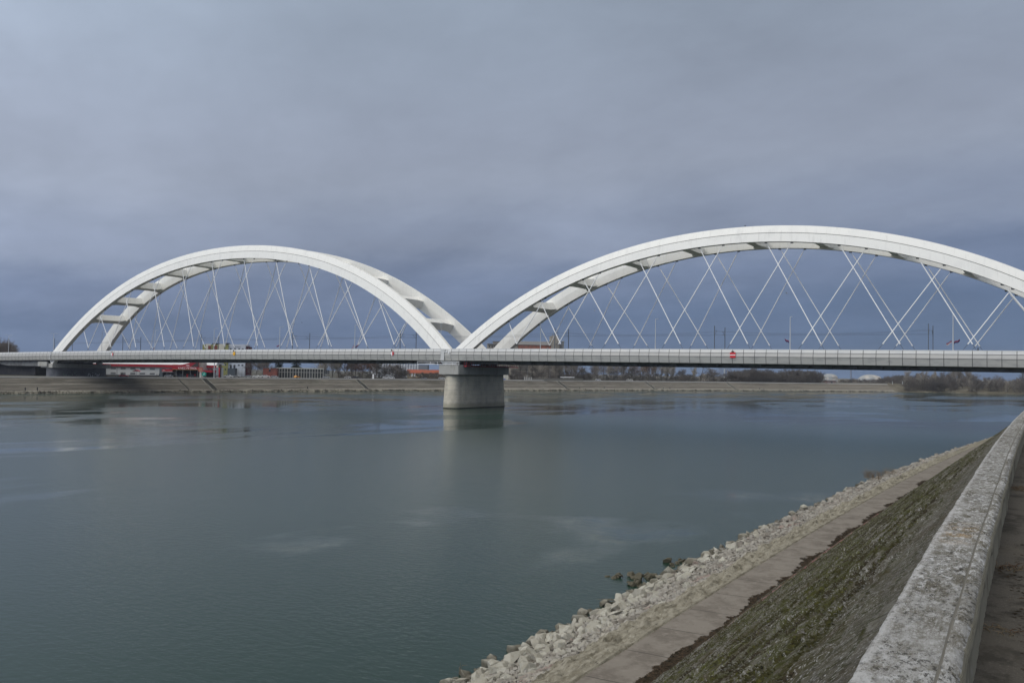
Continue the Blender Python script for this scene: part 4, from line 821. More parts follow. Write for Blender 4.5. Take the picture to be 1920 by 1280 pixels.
# ------------------------------------------------------------------ buildings
def local(px, Z, off=0.0):
    """frame at ground level in a picture column: x right along the view, y away"""
    p = at(px, Z, ZL); a = math.atan2(RH.y, RH.x) + off; return p, a
def bld(name, px, Z, off, label, cat):
    p, a = local(px, Z, off); o = empty(name, p, a); return tag(o, label, cat)
def H(py, px, Z): return hgt(py, px, Z) - ZL
glass = mat('window_glass', (0.03, 0.035, 0.045), 0.15, spec=0.6)
cream = mat('cream_render', (0.52, 0.50, 0.42), 0.85); green = mat('olive_green_render', (0.24, 0.24, 0.09), 0.85, [dict(c=(0.17, 0.17, 0.06), s=0.3, lo=.5, hi=.65)]); palebl = mat('pale_grey_render', (0.47, 0.50, 0.55), 0.85)
whitewall = mat('white_wall', (0.56, 0.57, 0.57), 0.8); metalroof = mat('white_metal_roof', (0.60, 0.61, 0.62), 0.6); brick = mat('red_brick', (0.23, 0.075, 0.055), 0.9, [dict(c=(0.16, 0.06, 0.05), s=0.6, lo=.45, hi=.65)]); orange = mat('orange_roof_tiles', (0.27, 0.070, 0.035), 0.85, [dict(c=(0.18, 0.085, 0.055), s=0.12, lo=.45, hi=.62)])
greywall = mat('grey_concrete_wall', (0.30, 0.30, 0.29), 0.9); darkwall = mat('dark_interior', (0.035, 0.035, 0.04), 0.9); beige = mat('beige_mill_render', (0.30, 0.27, 0.225), 0.9, [dict(c=(0.22, 0.2, 0.17), s=.2, lo=.45, hi=.65)]); greyroof = mat('grey_sheet_roof', (0.16, 0.155, 0.15), 0.85); terr = mat('terracotta_wall', (0.30, 0.115, 0.075), 0.9, [dict(c=(0.22, 0.10, 0.07), s=.3, lo=.45, hi=.6)]); maroon = mat('maroon_panel', (0.10, 0.02, 0.03), .8)
def windows(root, xs, zs, w_, h_, y, m=glass, frame=whitewall):
    for z in zs:
        for x in xs:
            f = MB().box(x - w_ / 2 - .08, x + w_ / 2 + .08, y - .05, y - .002, z - .08, z + h_ + .08).build('window', frame, root)
            MB().box(x - w_ / 2, x + w_ / 2, y - .075, y - .052, z, z + h_).build('pane', m, f)
sc = lambda Z: Z / FPX
# long white hall with red eaves (x 150..385), petrol station in front of it
Z = bank_Z(260, 16) + 38; k = sc(Z); r = bld('long_hall', 265, Z, 0.12, 'long white hall with bright red eaves band behind the left bank pier', 'hall')
x0, x1 = (120 - 265) * k, (400 - 265) * k; he = H(686.5, 265, Z); hr = H(677, 265, Z) + .6
MB().box(x0, x1, 0, 22, -.2, he).build('wall', whitewall, r); MB().box(x0 - .6, x1 + .6, -1.0, -.06, he - .2, he + 1.15).build('eaves_band', redm, r)
MB().prism([(-1.1, he + 1.16), (11, hr + 2.0), (23, he + 1.16)], 0, x0 - .6, x1 + .6).build('roof', metalroof, r)
nw = 16; xs = [x0 + (x1 - x0) * (i + .5) / nw for i in range(nw)]
windows(r, xs, [1.1, 3.7], (x1 - x0) / nw * .52, .95, 0, mat('grey_window', (0.16, 0.17, 0.18), .3))
MB().box(x0, x1, -.05, -.002, 0, .75).build('plinth', darkwall, r)
Z = bank_Z(350, 16) + 14; k = sc(Z); r = bld('petrol_station', 350, Z, 0.05, 'red petrol station with pitched red canopy and white lettering on the far bank', 'petrol station')
X = lambda px: (px - 350) * k
b = MB(); b.box(X(326), X(374.5), -1.2, 9, H(692.6, 350, Z), H(688, 350, Z)); b.build('canopy', redm, r)
b = MB(); b.prism([(X(326), H(687.9, 350, Z)), (X(374.5), H(687.9, 350, Z)), (X(374.5), H(676.8, 350, Z)), (X(371), H(676.6, 350, Z)), (X(345), H(683.2, 350, Z)), (X(326), H(684.5, 350, Z))], 1, -.9, -.3); b.build('gable_panel', redm, r)
b = MB(); b.prism([(X(359), H(687.4, 350, Z)), (X(374), H(687.4, 350, Z)), (X(374), H(680, 350, Z)), (X(370), H(679.6, 350, Z))], 1, -1.0, -.905); b.build('gable_glazing', mat('dark_grey_glazing', (0.055, 0.05, 0.05), .5), r)
MB().box(X(326), X(374.6), -1.22, -1.201, H(692.9, 350, Z), H(692.4, 350, Z)).build('yellow_trim', mat('yellow_trim', (0.5, 0.36, 0.12), .6), r)
MB().box(X(306.5), X(325.9), -.6, 7, H(697, 350, Z), H(692.2, 350, Z)).build('side_canopy', redm, r); MB().box(X(382.5), X(399), -.6, 7, H(697.3, 350, Z), H(693.2, 350, Z)).build('side_canopy', redm, r)
MB().box(X(306.4), X(326), -.62, -.602, H(697.3, 350, Z), H(696.8, 350, Z)).build('white_trim', signwhite, r)
MB().box(X(327), X(381), 6, 8.9, -.2, H(693, 350, Z)).build('shop', darkwall, r)
MB().box(X(383), X(398), 5, 6.9, -.2, H(697.4, 350, Z)).build('side_building', darkwall, r); MB().box(X(300), X(306), 1, 8, -.2, H(691.5, 350, Z)).build('annex', mat('slate_annex', (0.09, 0.11, 0.13), .8), r)
MB().box(X(326), X(329), -.5, 6, H(687.9, 350, Z) - .05, H(683.3, 350, Z)).build('corner_post', mat('tan_post', (0.35, 0.24, 0.12), .7), r)
MB().box(X(373.8), X(381), .4, 7, -.2, H(679.5, 350, Z)).build('tower_wall', mat('pale_station_wall', (0.42, 0.40, 0.36), .8), r)
for px in (332, 344, 358, 371): 
    MB().tube((X(px), .2, 0), (X(px), .2, H(692.6, 350, Z)), .14, n=6).build('column', greywall, r)
for px in (314, 322, 338, 351, 365):
    MB().box(X(px) - .4, X(px) + .4, 1.5, 2.2, 0, 1.7).build('fuel_pump', signred if px % 2 else mast, r)
tcu = bpy.data.curves.new('lettering', 'FONT'); tcu.body = 'KNEZ PETROL'; tcu.align_x = 'CENTER'; tcu.align_y = 'CENTER'; tcu.size = 1.35; tcu.extrude = .01; tcu.materials.append(signwhite)
to = bpy.data.objects.new('lettering', tcu); COL.objects.link(to); to.parent = r; to.location = (X(354), -1.24, H(690.1, 350, Z)); to.rotation_euler = (math.pi / 2, 0, 0); to.scale = (1.15, 1.1, 1)
bpy.context.view_layer.update(); tm = bpy.data.meshes.new_from_object(to); to2 = bpy.data.objects.new('lettering', tm); COL.objects.link(to2); to2.parent = r; to2.location = to.location; to2.rotation_euler = to.rotation_euler; to2.scale = to.scale; bpy.data.objects.remove(to)
b = MB(); c = (X(354), H(684.9, 350, Z)); b.add([(c[0] + 1.05 * math.cos(t_) , -.93, c[1] + .48 * math.sin(t_)) for t_ in np.linspace(0, 2 * math.pi, 15)[:-1]], [tuple(range(14))]); b.build('emblem', mat('emblem_pale', (0.55, 0.35, 0.36), .6), r)
b = MB(); c = (X(309.8), H(694.3, 350, Z)); b.add([(c[0] + .6 * math.cos(t_) , -.63, c[1] + .3 * math.sin(t_)) for t_ in np.linspace(0, 2 * math.pi, 15)[:-1]], [tuple(range(14))]); b.build('emblem', bpy.data.materials['emblem_pale'], r)
# round and framed signs, totem, thick white mast at the bank edge
def sgn(name, px, dz, label, cat): Z = bank_Z(px, 16) + dz; p, a = local(px, Z); return tag(empty(name, p, a), label, cat), Z, sc(Z)
r, Z, k = sgn('advertising_sign', 384, 1.5, 'turquoise round sign with a pale fish-like mark at the head of the broad stairway', 'sign')
b = MB(); hc = H(701, 384, Z); b.add([(4.4 * k * math.cos(t_), -.05, hc + 4.2 * k * math.sin(t_)) for t_ in np.linspace(0, 2 * math.pi, 21)[:-1]], [tuple(range(20))]); b.add([(4.4 * k * math.cos(t_), .05, hc + 4.2 * k * math.sin(t_)) for t_ in np.linspace(0, 2 * math.pi, 21)[:-1]], [tuple(range(20))]); b.build('board', mat('turquoise_sign', (0.02, 0.30, 0.24), .5), r)
b = MB(); b.prism([(-1.5 * k, hc - .6 * k), (.2 * k, hc + 2.4 * k), (1.6 * k, hc + 1.2 * k), (.9 * k, hc - 1.6 * k), (-.5 * k, hc - 2.4 * k)], 1, -.09, -.06); b.build('mark', mat('pale_turquoise', (0.35, 0.6, 0.55), .5), r); MB().tube((0, 0, 0), (0, 0, hc), .1, n=6).build('post', mast, r)
r, Z, k = sgn('price_sign', 377.5, 3, 'square pinkish-red framed price sign beside the petrol canopy', 'sign')
hc = H(693, 378, Z); MB().box(-4 * k, 4 * k, -.08, .08, hc - 4 * k, hc + 4.4 * k).build('board', mat('faded_red_board', (0.42, 0.12, 0.10), .6), r); MB().box(-2.6 * k, 2.6 * k, -.1, -.082, hc - 2.6 * k, hc + 1.8 * k).build('face', mat('beige_face', (0.40, 0.28, 0.20), .6), r); MB().box(-2.2 * k, 2.0 * k, -.12, -.102, hc - .9 * k, hc - .2 * k).build('stripe', signred, r); MB().box(-.12, .12, -.08, .08, 0, hc - 4 * k).build('post', signwhite, r)
r, Z, k = sgn('totem_sign', 414, 4, 'tall dark and red totem sign right of the petrol station', 'sign')
MB().box(-2.2 * k, 2.2 * k, -.3, .3, H(688.5, 414, Z) * .0, H(683, 414, Z)).build('pylon', mat('dark_totem', (0.05, 0.035, 0.035), .5), r); MB().box(-2.3 * k, -.2 * k, -.36, -.302, .2, H(689, 414, Z)).build('red_face', signred, r)
r, Z, k = sgn('white_mast', 403, 2, 'thick pale mast standing between the petrol station and the totem sign', 'mast')
MB().tube((0, 0, 0), (0, 0, H(668, 403, Z)), 1.05 * k, .8 * k, 10).build('mast', mat('pale_mast', (0.45, 0.46, 0.48), .6), r)
# apartment block (olive, cream) and pale wing
Z = bank_Z(420, 16) + 75; k = sc(Z); r = bld('apartment_block', 424, Z, 0.1, 'tall olive and cream apartment block with a pale grey wing rising above the bridge deck', 'apartment block')
X = lambda px: (px - 424) * k; ht = H(646.3, 424, Z); hw = H(645.3, 445, Z)
MB().box(X(381), X(428), 0, 15, -.2, ht).build('wall', green, r)
b = MB(); b.box(X(387), X(396), -.25, -.003, H(655, 424, Z), ht + .4); b.box(X(409.5), X(420.5), -.3, -.003, H(664, 424, Z), ht + .5); b.box(X(382), X(386), -.2, -.003, H(700, 424, Z), H(672, 424, Z)); b.box(X(407), X(411), -.2, -.003, H(704, 424, Z), H(682, 424, Z)); b.build('cream_bay', cream, r)
drb = mat('dark_red_balcony', (0.17, 0.05, 0.04), .8); MB().box(X(391.5), X(396.5), -.4, -.26, H(655, 424, Z), H(648.5, 424, Z)).build('balcony', drb, r); MB().box(X(403), X(408), -.2, -.003, H(656, 424, Z), ht - .5).build('balcony', drb, r)
b = MB(); b.box(X(398), X(409), 1, 6, ht, ht + 1.0); b.box(X(421), X(428), 1, 6, ht, ht + 1.2); b.build('roof', darkwall, r)
MB().box(X(428.02), X(459), 1.0, 16, -.2, hw).build('wing_wall', palebl, r); MB().box(X(458.6), X(462.5), 3, 16, -.2, hw - 1.2).build('stair_tower', maroon, r)
xs = [X(p) for p in (432, 440, 447.5, 454)]; zs = [H(y, 424, Z) for y in (655, 662, 669, 677.5, 685.5)]
windows(r, xs, zs, 3.4 * k, 2.6 * k, 1.0, frame=palebl); windows(r, [X(433), X(439.5)], [H(690, 424, Z)], 3.6 * k, 6.0 * k, .9, frame=palebl)
windows(r, [X(p) for p in (389.5, 399, 405, 424)], [H(y, 424, Z) for y in (660, 668, 676, 685, 694)], 2.6 * k, 3.2 * k, 0, frame=green)
b = MB()
for q in range(8): b.box(X(436.5 + q * 1.75), X(437.5 + q * 1.75), .93, .985, H(651 - (q % 3 == 0) * .4, 424, Z), H(648.6, 424, Z))
b.build('wall_lettering', mat('grey_lettering', (0.22, 0.23, 0.26), .7), r)
MB().box(X(433), X(446), -8, -1, -.2, H(690, 424, Z)).build('porch', mat('slate_porch', (0.06, 0.075, 0.09), .7), r)
# brick house and colonnaded building
Z = bank_Z(510, 16) + 30; k = sc(Z); r = bld('brick_house', 507.5, Z, 0.15, 'low dark red brick house left of the colonnaded building', 'house')
X = lambda px: (px - 507.5) * k; MB().box(X(495), X(520), 0, 9, -.2, H(690, 507, Z)).build('wall', brick, r); MB().box(X(494.5), X(520.3), -.3, 9.2, H(690, 507, Z), H(689.2, 507, Z)).build('roof', greyroof, r); MB().box(X(505.5), X(508.5), -.1, -.003, H(697, 507, Z), H(692, 507, Z)).build('window', glass, r); MB().box(X(506), X(508.5), -.15, -.003, H(691.2, 507, Z), H(690.1, 507, Z)).build('vent', signwhite, r)
Z = bank_Z(570, 16) + 26; k = sc(Z); r = bld('colonnade_building', 567, Z, 0.22, 'long two-storey building with pale frames and dark glazing below the conifers', 'office building')
X = lambda px: (px - 567) * k; ht = H(689.6, 567, Z); MB().box(X(521), X(607), 1.2, 13, -.2, ht - .6).build('wall', mat('dark_glazed_wall', (0.055, 0.06, 0.06), .4), r)
MB().box(X(520.5), X(607.5), -.2, 13.2, ht - .59, ht).build('roof', mat('pale_fascia', (0.50, 0.50, 0.45), .8), r)
for q in range(18): x = X(521) + (X(606.3) - X(521)) * q / 17; MB().box(x - .2, x + .2, 0, .45, -.2, ht - .6).build('column', mat('pale_column', (0.42, 0.41, 0.37), .8) if q == 0 else bpy.data.materials['pale_column'], r)
MB().box(X(521), X(607), .5, 1.19, ht * .52, ht * .60).build('spandrel', greywall, r)
b = MB(); b.box(X(607.1), X(618), 1, 11, ht * .42, ht - 1.0); b.box(X(607.5), X(608.5), 1, 2, 0, ht * .42); b.box(X(616.5), X(617.5), 1, 2, 0, ht * .42); b.build('glazed_wing', bpy.data.materials['dark_glazed_wall'], r); MB().box(X(607.1), X(618.2), .8, 11.2, ht * .36, ht * .42 - .01).build('wing_slab', greywall, r)
for q in range(4): x = X(608 + q * 3); MB().box(x - .1, x + .1, .85, .98, ht * .43, ht - 1.0).build('mullion', greywall, r)
# hill of pale roof behind the trees, silos, orange-roofed house
Z = bank_Z(740, 16) + 130; k = sc(Z); r = bld('silo_block', 745, Z, 0.0, 'row of white grain silos with a gallery on top behind the dark trees', 'silo')
X = lambda px: (px - 745) * k; hs = H(682, 745, Z)
for q in range(18): 
    x = X(700) + q * 5.0 * k; b = MB(); b.lathe((x, 0, 0), [(2.35 * k, -.2), (2.35 * k, hs - .6), (1.7 * k, hs - .1), (.4 * k, hs + .3)], 14); b.build('silo', mat('silo_white', (0.46, 0.48, 0.50), .7, [dict(c=(.38, .39, .41), s=.3, lo=.45, hi=.6)]) if q == 0 else bpy.data.materials['silo_white'], r)
MB().box(X(690), X(792), -1.6 * k, 1.6 * k, hs + .3, hs + 1.6).build('gallery', greywall, r); MB().box(X(786), X(803), -2, 10, -.2, hs - .5).build('head_house', mat('dark_grey_silo', (0.17, 0.185, 0.21), .8), r)
Z = bank_Z(790, 16) + 55; k = sc(Z); r = bld('orange_roof_house', 797, Z, 0.1, 'cream house with a long bright orange roof left of the river pier', 'house')
X = lambda px: (px - 797) * k; he = H(699.5, 797, Z); MB().box(X(765), X(829), 0, 9, -.2, he).build('wall', mat('ochre_wall', (0.36, 0.29, 0.19), .85), r); MB().prism([(-.8, he + .02), (4.5, H(693.4, 797, Z) + .2), (9.8, he + .02)], 0, X(764), X(831)).build('roof', orange, r)
windows(r, [X(p) for p in np.linspace(769, 825, 12)], [H(705, 797, Z)], 1.6 * k, 3 * k, 0)
b = MB()
for p in (774, 779): b.box(X(p) - 1.2 * k, X(p) + 1.2 * k, -.2, -.003, H(706, 797, Z), he)
b.build('white_pilaster', signwhite, r)
# old mill behind the bridge
Z = bank_Z(990, 16) + 95; k = sc(Z); r = bld('old_mill', 985, Z, 0.05, 'old mill with terracotta wall, grey roof and beige tower rising above the deck', 'mill')
X = lambda px: (px - 985) * k; hr = H(644.0, 985, Z); MB().box(X(972), X(1035), 0, 16, hr - 6.6, hr - 1.0).build('wall', terr, r); MB().box(X(972), X(1035), 0, 16, -.2, hr - 6.62).build('lower_wall', beige, r); MB().prism([(-.7, hr - 1.0), (8, hr + 2.2), (16.7, hr - 1.0)], 0, X(971), X(1036)).build('roof', greyroof, r)
MB().box(X(972), X(1034), -.4, -.003, hr - 6.8, hr - 5.4).build('cornice', beige, r)
b = MB()
for p in np.linspace(976, 1030, 5): b.box(X(p) - .5, X(p) + .5, -.8, -.41, hr - 12, hr - 4.6)
b.build('buttress', greyroof, r)
windows(r, [X(1027)], [hr - 4.1], 1.4 * k, 2.2 * k, 0)
MB().box(X(914), X(971.9), 2, 16, -.2, H(645.6, 940, Z)).build('long_wing', beige, r); MB().box(X(914), X(972.2), 1, 17, H(645.6, 940, Z), H(644.2, 940, Z)).build('wing_roof', greyroof, r); MB().box(X(925), X(951), 4, 12, H(644.1, 940, Z), H(640.5, 940, Z)).build('roof_house', beige, r); MB().box(X(924), X(952), 3.6, 12.4, H(640.49, 940, Z), H(639.6, 940, Z)).build('roof_slab', greyroof, r)
windows(r, [X(p) for p in (918, 923, 928, 933, 938, 943, 948)], [H(651, 940, Z)], 2.4 * k, 2.6 * k, 2, frame=beige)
hb = H(629.5, 1041, Z); MB().box(X(1033.5), X(1049), -1, 12, -.2, H(634, 1041, Z)).build('tower', beige, r); MB().box(X(1035.5), X(1047), 0, 10, H(634, 1041, Z), hb + .3).build('tower_top', beige, r); MB().box(X(1032), X(1035), 2, 9, H(640, 1041, Z), H(630, 1041, Z)).build('turret', beige, r)
b = MB(); b.box(X(1037), X(1038), 3, 4, hb, hb + 2.2); b.box(X(1041), X(1045), 3, 7, hb, hb + 1.5); b.build('chimney', greyroof, r)
windows(r, [X(1043)], [H(646, 1041, Z)], 1.6 * k, 2 * k, -1, frame=beige)
MB().box(X(1049.02), X(1054), 2, 10, -.2, H(645, 1041, Z)).build('stair_block', greyroof, r); b = MB(); b.lathe((X(1056.5), 4, 0), [(2.6 * k, -.2), (2.6 * k, H(641, 1056, Z)), (3.1 * k, H(640.6, 1056, Z)), (3.1 * k, H(639.4, 1056, Z)), (.5, H(638.6, 1056, Z))], 14); b.build('round_tower', greywall, r)
# small cream kiosk right of the pier, pale works behind the poplars
Z = bank_Z(946, 16) + 18; k = sc(Z); r = bld('cream_kiosk', 947, Z, 0.0, 'small cream building with a blue patch right behind the river pier', 'kiosk')
X = lambda px: (px - 947) * k; MB().box(X(936), X(954), 0, 6, -.2, H(701.5, 947, Z)).build('wall', cream, r); MB().box(X(935.5), X(954.5), -.3, 6.3, H(701.49, 947, Z), H(700.9, 947, Z)).build('roof', greywall, r); MB().box(X(944.5), X(948.5), -.8, -.05, 0, 2 * k).build('blue_bin', mat('blue_bin', (0.05, 0.09, 0.35), .6), r)
for p in (941, 949.5): MB().box(X(p) - .1, X(p) + .1, -.12, -.003, 0, H(701.5, 947, Z)).build('downpipe', greywall, r)
# storage tanks, chimney, lattice mast, distant houses
def tank(px, Z, wpx, ytop, yeave, label):
    k = sc(Z); p, a = local(px, Z); r = tag(empty('storage_tank', p, a), label, 'tank', 'white storage tanks'); rad = wpx / 2 * k; he = H(yeave, px, Z); ht = H(ytop, px, Z)
    MB().lathe((0, 0, 0), [(rad, -.3), (rad, he)], 32).build('shell', mat('tank_white', (0.25, 0.26, 0.26), .7, [dict(c=(.40, .37, .33), s=.1, lo=.45, hi=.6)]), r, smooth=True)
    MB().lathe((0, 0, 0), [(rad * 1.02 * math.cos(t), he + (ht - he) * math.sin(t)) for t in np.linspace(0, math.pi / 2 * .98, 10)], 32).build('roof', bpy.data.materials['tank_white'], r, smooth=True)
tank(1556.5, 1100, 28, 700.5, 708, 'white storage tank with low dome, left of the two at the end of the revetment'); tank(1632, 1180, 44, 701.8, 714, 'wider white domed tank, right of the two tanks')
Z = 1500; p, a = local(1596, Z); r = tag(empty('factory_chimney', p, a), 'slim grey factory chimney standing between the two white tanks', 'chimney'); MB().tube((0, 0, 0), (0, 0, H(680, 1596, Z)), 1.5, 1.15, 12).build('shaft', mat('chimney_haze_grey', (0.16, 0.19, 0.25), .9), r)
Z = bank_Z(1362, 16) + 120; k = sc(Z); p, a = local(1362, Z); r = tag(empty('lattice_frame', p, a), 'grey open steel frame tower above the bushes under the short arch crown', 'steel frame')
b = MB(); hh = H(684, 1362, Z)
for px in (-11, -6, -1, 4, 9):
    for y in (0, 5): b.tube((px * k, y, 0), (px * k, y, hh * (1.0 if px > -8 else .93)), .18, n=4)
for q in range(1, 9):
    z = hh * q / 9; b.tube((-11 * k, 0, z), (9 * k, 0, z), .14, n=4); b.tube((-11 * k, 5, z), (9 * k, 5, z), .14, n=4)
    for px in (-11, -1): b.tube((px * k, 0, z - hh / 9), (px * k + 5 * k, 0, z), .1, n=4)
b.build('frame', mat('lattice_grey', (0.17, 0.17, 0.18), .7), r); MB().box(-2.6 * k, -1.4 * k, 1, 3, 0, hh * .75).build('white_duct', whitewall, r); MB().box(3 * k, 5 * k, 1, 3, 0, hh * .68).build('white_duct', whitewall, r)
for (px, ya, yb, wpx, dz, lb, m) in ((1853, 712, 717.5, 7, 160, 'small white house among the trees near the right edge', whitewall), (1842, 714.5, 718, 4, 150, 'tiny pale house left of the white house among the trees', cream), (1327, 700.5, 704, 9, 70, 'low pinkish house among bushes under the short arch', bpy.data.materials.get('beige_mill_render')), (1560, 712, 716, 18, 40, 'pinkish shed at the foot of the left white tank', mat('pink_shed', (.27, .19, .17), .9)), (1720, 707.5, 709.5, 14, 160, 'pale flat roof showing among the woods beyond the revetment end', cream)):
    Z = bank_Z(px, 16) + dz; k = sc(Z); r = bld('small_house', px, Z, .3, lb, 'house'); MB().box(-wpx / 2 * k, wpx / 2 * k, 0, 7, -3, H(ya + (yb - ya) * .4, px, Z)).build('wall', m, r); he = H(ya + (yb - ya) * .4, px, Z)
    MB().prism([(-.5, he), (3.5, H(ya, px, Z)), (7.5, he)], 0, -wpx / 2 * k - .4, wpx / 2 * k + .4).build('roof', m if m is whitewall else greyroof, r); MB().box(-.9, .9, -.06, -.003, he - 2.6, he - 1.0).build('window', glass, r)

# ================================================================== TREES
bark = mat('bark_grey', (0.085, 0.075, 0.065), .95, spec=.1)
twA = mat('twigs_grey_brown', (0.19, 0.165, 0.145), .95, rnd=(0.14, 0.122, 0.11), spec=.05); twB = mat('twigs_pale', (0.33, 0.30, 0.25), .95, rnd=(0.24, 0.215, 0.185), spec=.05); twC = mat('twigs_reddish', (0.20, 0.115, 0.085), .95, rnd=(0.19, 0.14, 0.11), spec=.05); twD = mat('bush_dark', (0.125, 0.11, 0.098), .95, rnd=(0.098, 0.09, 0.078), spec=.05)
needle = mat('conifer_needles', (0.030, 0.040, 0.022), .9, [dict(c=(0.015, 0.022, 0.014), s=.9, lo=.45, hi=.6)], spec=.1)
def tree_mesh(seed, h, spread, up, depth, kids, tw, trunk_f=.28, start=.25, wig=.25):
    """bare tree: returns trunk builder and crown builder, both for a tree of height about h"""
    r = random.Random(seed); T = MB(); Cn = MB()
    def grow(p, d, ln, rad, lev):
        n = 3 if lev < 2 else 2 if lev < depth else 1; q = p; dd = d.copy(); b = T if lev < 2 else Cn; pts = [p]
        for k in range(n):
            dd = (dd + Vector((r.gauss(0, wig * .5), r.gauss(0, wig * .5), r.gauss(0, wig * .3) + up * .12))).normalized(); q2 = q + dd * ln / n
            r0 = rad * (1 - .5 * k / n); r1 = rad * (1 - .5 * (k + 1) / n); b.tube(q, q2, max(r0, tw), max(r1, tw * .7), 6 if lev == 0 else 4 if lev == 1 else 3, caps=False); q = q2; pts.append(q)
        if lev >= depth: return
        for k in range(kids[lev]):
            f = start + (1 - start) * (k + r.random()) / kids[lev] if lev == 0 else .25 + .75 * (k + r.random()) / kids[lev]
            i = min(int(f * n), n - 1); P = pts[i].lerp(pts[i + 1], f * n - i); a = r.uniform(0, 6.283); side = Vector((math.cos(a), math.sin(a), 0)); side = (side - dd * side.dot(dd)).normalized()
            tilt = r.uniform(.45, 1.0) * spread; nd = (dd * math.cos(tilt) + side * math.sin(tilt)).normalized(); nl = ln * r.uniform(.38, .62) * (1.15 - .5 * f if lev == 0 else 1)
            grow(P, nd, nl, rad * .45, lev + 1)
    grow(Vector((0, 0, -.3)), Vector((0, 0, 1)), h * .92, h * trunk_f * .055, 0); return T, Cn
def tree_proto(name, seed, m, **kw):
    r = empty(name); T, Cn = tree_mesh(seed, **kw); T.build('trunk', bark, r, fix=False); Cn.build('crown', m, r, fix=False); return r
def conifer_proto(seed, h):
    r = random.Random(seed); o = empty('conifer'); MB().tube((0, 0, -.3), (0, 0, h * .97), h * .022, h * .004, 7).build('trunk', bark, o); b = MB(); z = h * .06
    while z < h * .99:
        f = 1 - z / h; rad = h * .27 * f ** .8 * r.uniform(.8, 1.12) + .15; n = int(7 + 10 * f)
        for k in range(n):
            a = r.uniform(0, 6.28); ln = rad * r.uniform(.65, 1.1); d = Vector((math.cos(a), math.sin(a), 0)); s_ = Vector((-d.y, d.x, 0))
            for q in range(4):
                f0 = q / 4; c = Vector((0, 0, z)) + d * ln * (f0 + .25) + Vector((0, 0, -.35 * ln * f0 ** 1.3 + .1)); wd = ln * .26 * (1.1 - f0 * .6)
                b.quad(c - d * ln * .24, c + s_ * wd + Vector((0, 0, -.18 * ln)), c + d * ln * .24 + Vector((0, 0, -.1 * ln)), c - s_ * wd + Vector((0, 0, -.18 * ln)))
        z += h * r.uniform(.022, .034)
    b.build('crown', needle, o, fix=False); return o
PROTO = {}
# unit heights are 10 m, scaled per tree
for k in range(3): PROTO['round%d' % k] = tree_proto('bare_tree', 10 + k, twA, h=10, spread=1.0, up=.5, depth=4, kids=[13, 8, 7, 5], tw=.017)
for k in range(3): PROTO['poplar%d' % k] = tree_proto('bare_tree', 20 + k, twB, h=10, spread=.66, up=1.2, depth=4, kids=[18, 8, 7, 5], tw=.015, start=.10)
for k in range(2): PROTO['red%d' % k] = tree_proto('bare_tree', 30 + k, twC, h=10, spread=.9, up=.8, depth=4, kids=[14, 9, 7, 5], tw=.017, start=.15)
for k in range(3): PROTO['bush%d' % k] = tree_proto('bare_tree', 40 + k, twD, h=10, spread=1.15, up=.5, depth=4, kids=[15, 9, 7, 4], tw=.024, start=.03)
PROTO['open0'] = tree_proto('bare_tree', 52, twD, h=10, spread=1.15, up=.25, depth=4, kids=[7, 5, 4, 3], tw=.028, start=.3, wig=.4)
LITE = {}
for k in range(3): LITE['bush%d' % k] = tree_mesh(40 + k, h=10, spread=1.15, up=.5, depth=4, kids=[12, 7, 5, 4], tw=.034, start=.03)
for k in range(2): LITE['round%d' % k] = tree_mesh(10 + k, h=10, spread=1.0, up=.5, depth=4, kids=[12, 7, 5, 4], tw=.026)
LITE['round2'] = LITE['round0']; LITE['poplar1'] = tree_mesh(21, h=10, spread=.66, up=1.2, depth=4, kids=[14, 7, 5, 4], tw=.024, start=.1)
for k in range(2): PROTO['conifer%d' % k] = conifer_proto(60 + k, 10)
first = set(); rt = random.Random(11)
def tree(kind, px, dz, ytop, label, group, wide=1.0, base=ZL, zdist=None):
    Z = zdist or bank_Z(px, 16) + dz; h = hgt(ytop, px, Z) - base
    if kind[:4] == 'bush': base -= .3 * h; h *= 1.3
    p = at(px, Z, base)
    src = PROTO[kind]; o = src if kind not in first else copy_tree(src); first.add(kind); s = h / 10; o.location = p; o.rotation_euler = (0, 0, rt.uniform(0, 6.28)); o.scale = (s * wide, s * wide, s)
    tag(o, label, 'tree', group)
def ordn(k): return ORD[k] if k < len(ORD) else str(k) + 'th'
G1, G2, G3, G4 = 'trees on the far quay left of the river pier', 'pale poplars right of the river pier', 'trees under the short arch', 'trees on the natural shore at the right'
tree('conifer0', 524, 70, 664, 'dark evergreen conifer behind the brick house, left of the pair', G1, 1.15); tree('conifer1', 557, 60, 666, 'broad dark evergreen conifer over the colonnaded building, right of the pair', G1, 1.45)
tree('conifer0', 218.5 + 12, 12, 697, 'small dark fir in front of the long white hall', G1, .9)
lst = [(470, 60, 681, 'round0', 1.2), (482, 90, 677, 'round1', 1.1), (492, 60, 681, 'round2', 1.3), (503, 110, 678, 'round0', 1.1), (600, 45, 684, 'round1', 1.0), (611, 30, 676, 'poplar0', 1.3), (624, 34, 672, 'poplar1', 1.3), (636, 28, 673, 'poplar2', 1.2), (648, 36, 674, 'red0', 1.2), (660, 32, 676, 'poplar0', 1.2), (668, 28, 678, 'red1', 1.2), (681, 30, 679, 'red0', 1.3), (694, 34, 678, 'red1', 1.2), (705, 40, 674, 'poplar1', 1.2), (713, 26, 690, 'bush0', 1.2), (722, 30, 686, 'round2', 1.2), (733, 24, 690, 'bush1', 1.3), (744, 28, 688, 'bush2', 1.2), (752, 24, 690, 'bush0', 1.2), (761, 20, 694, 'bush1', 1.1)]
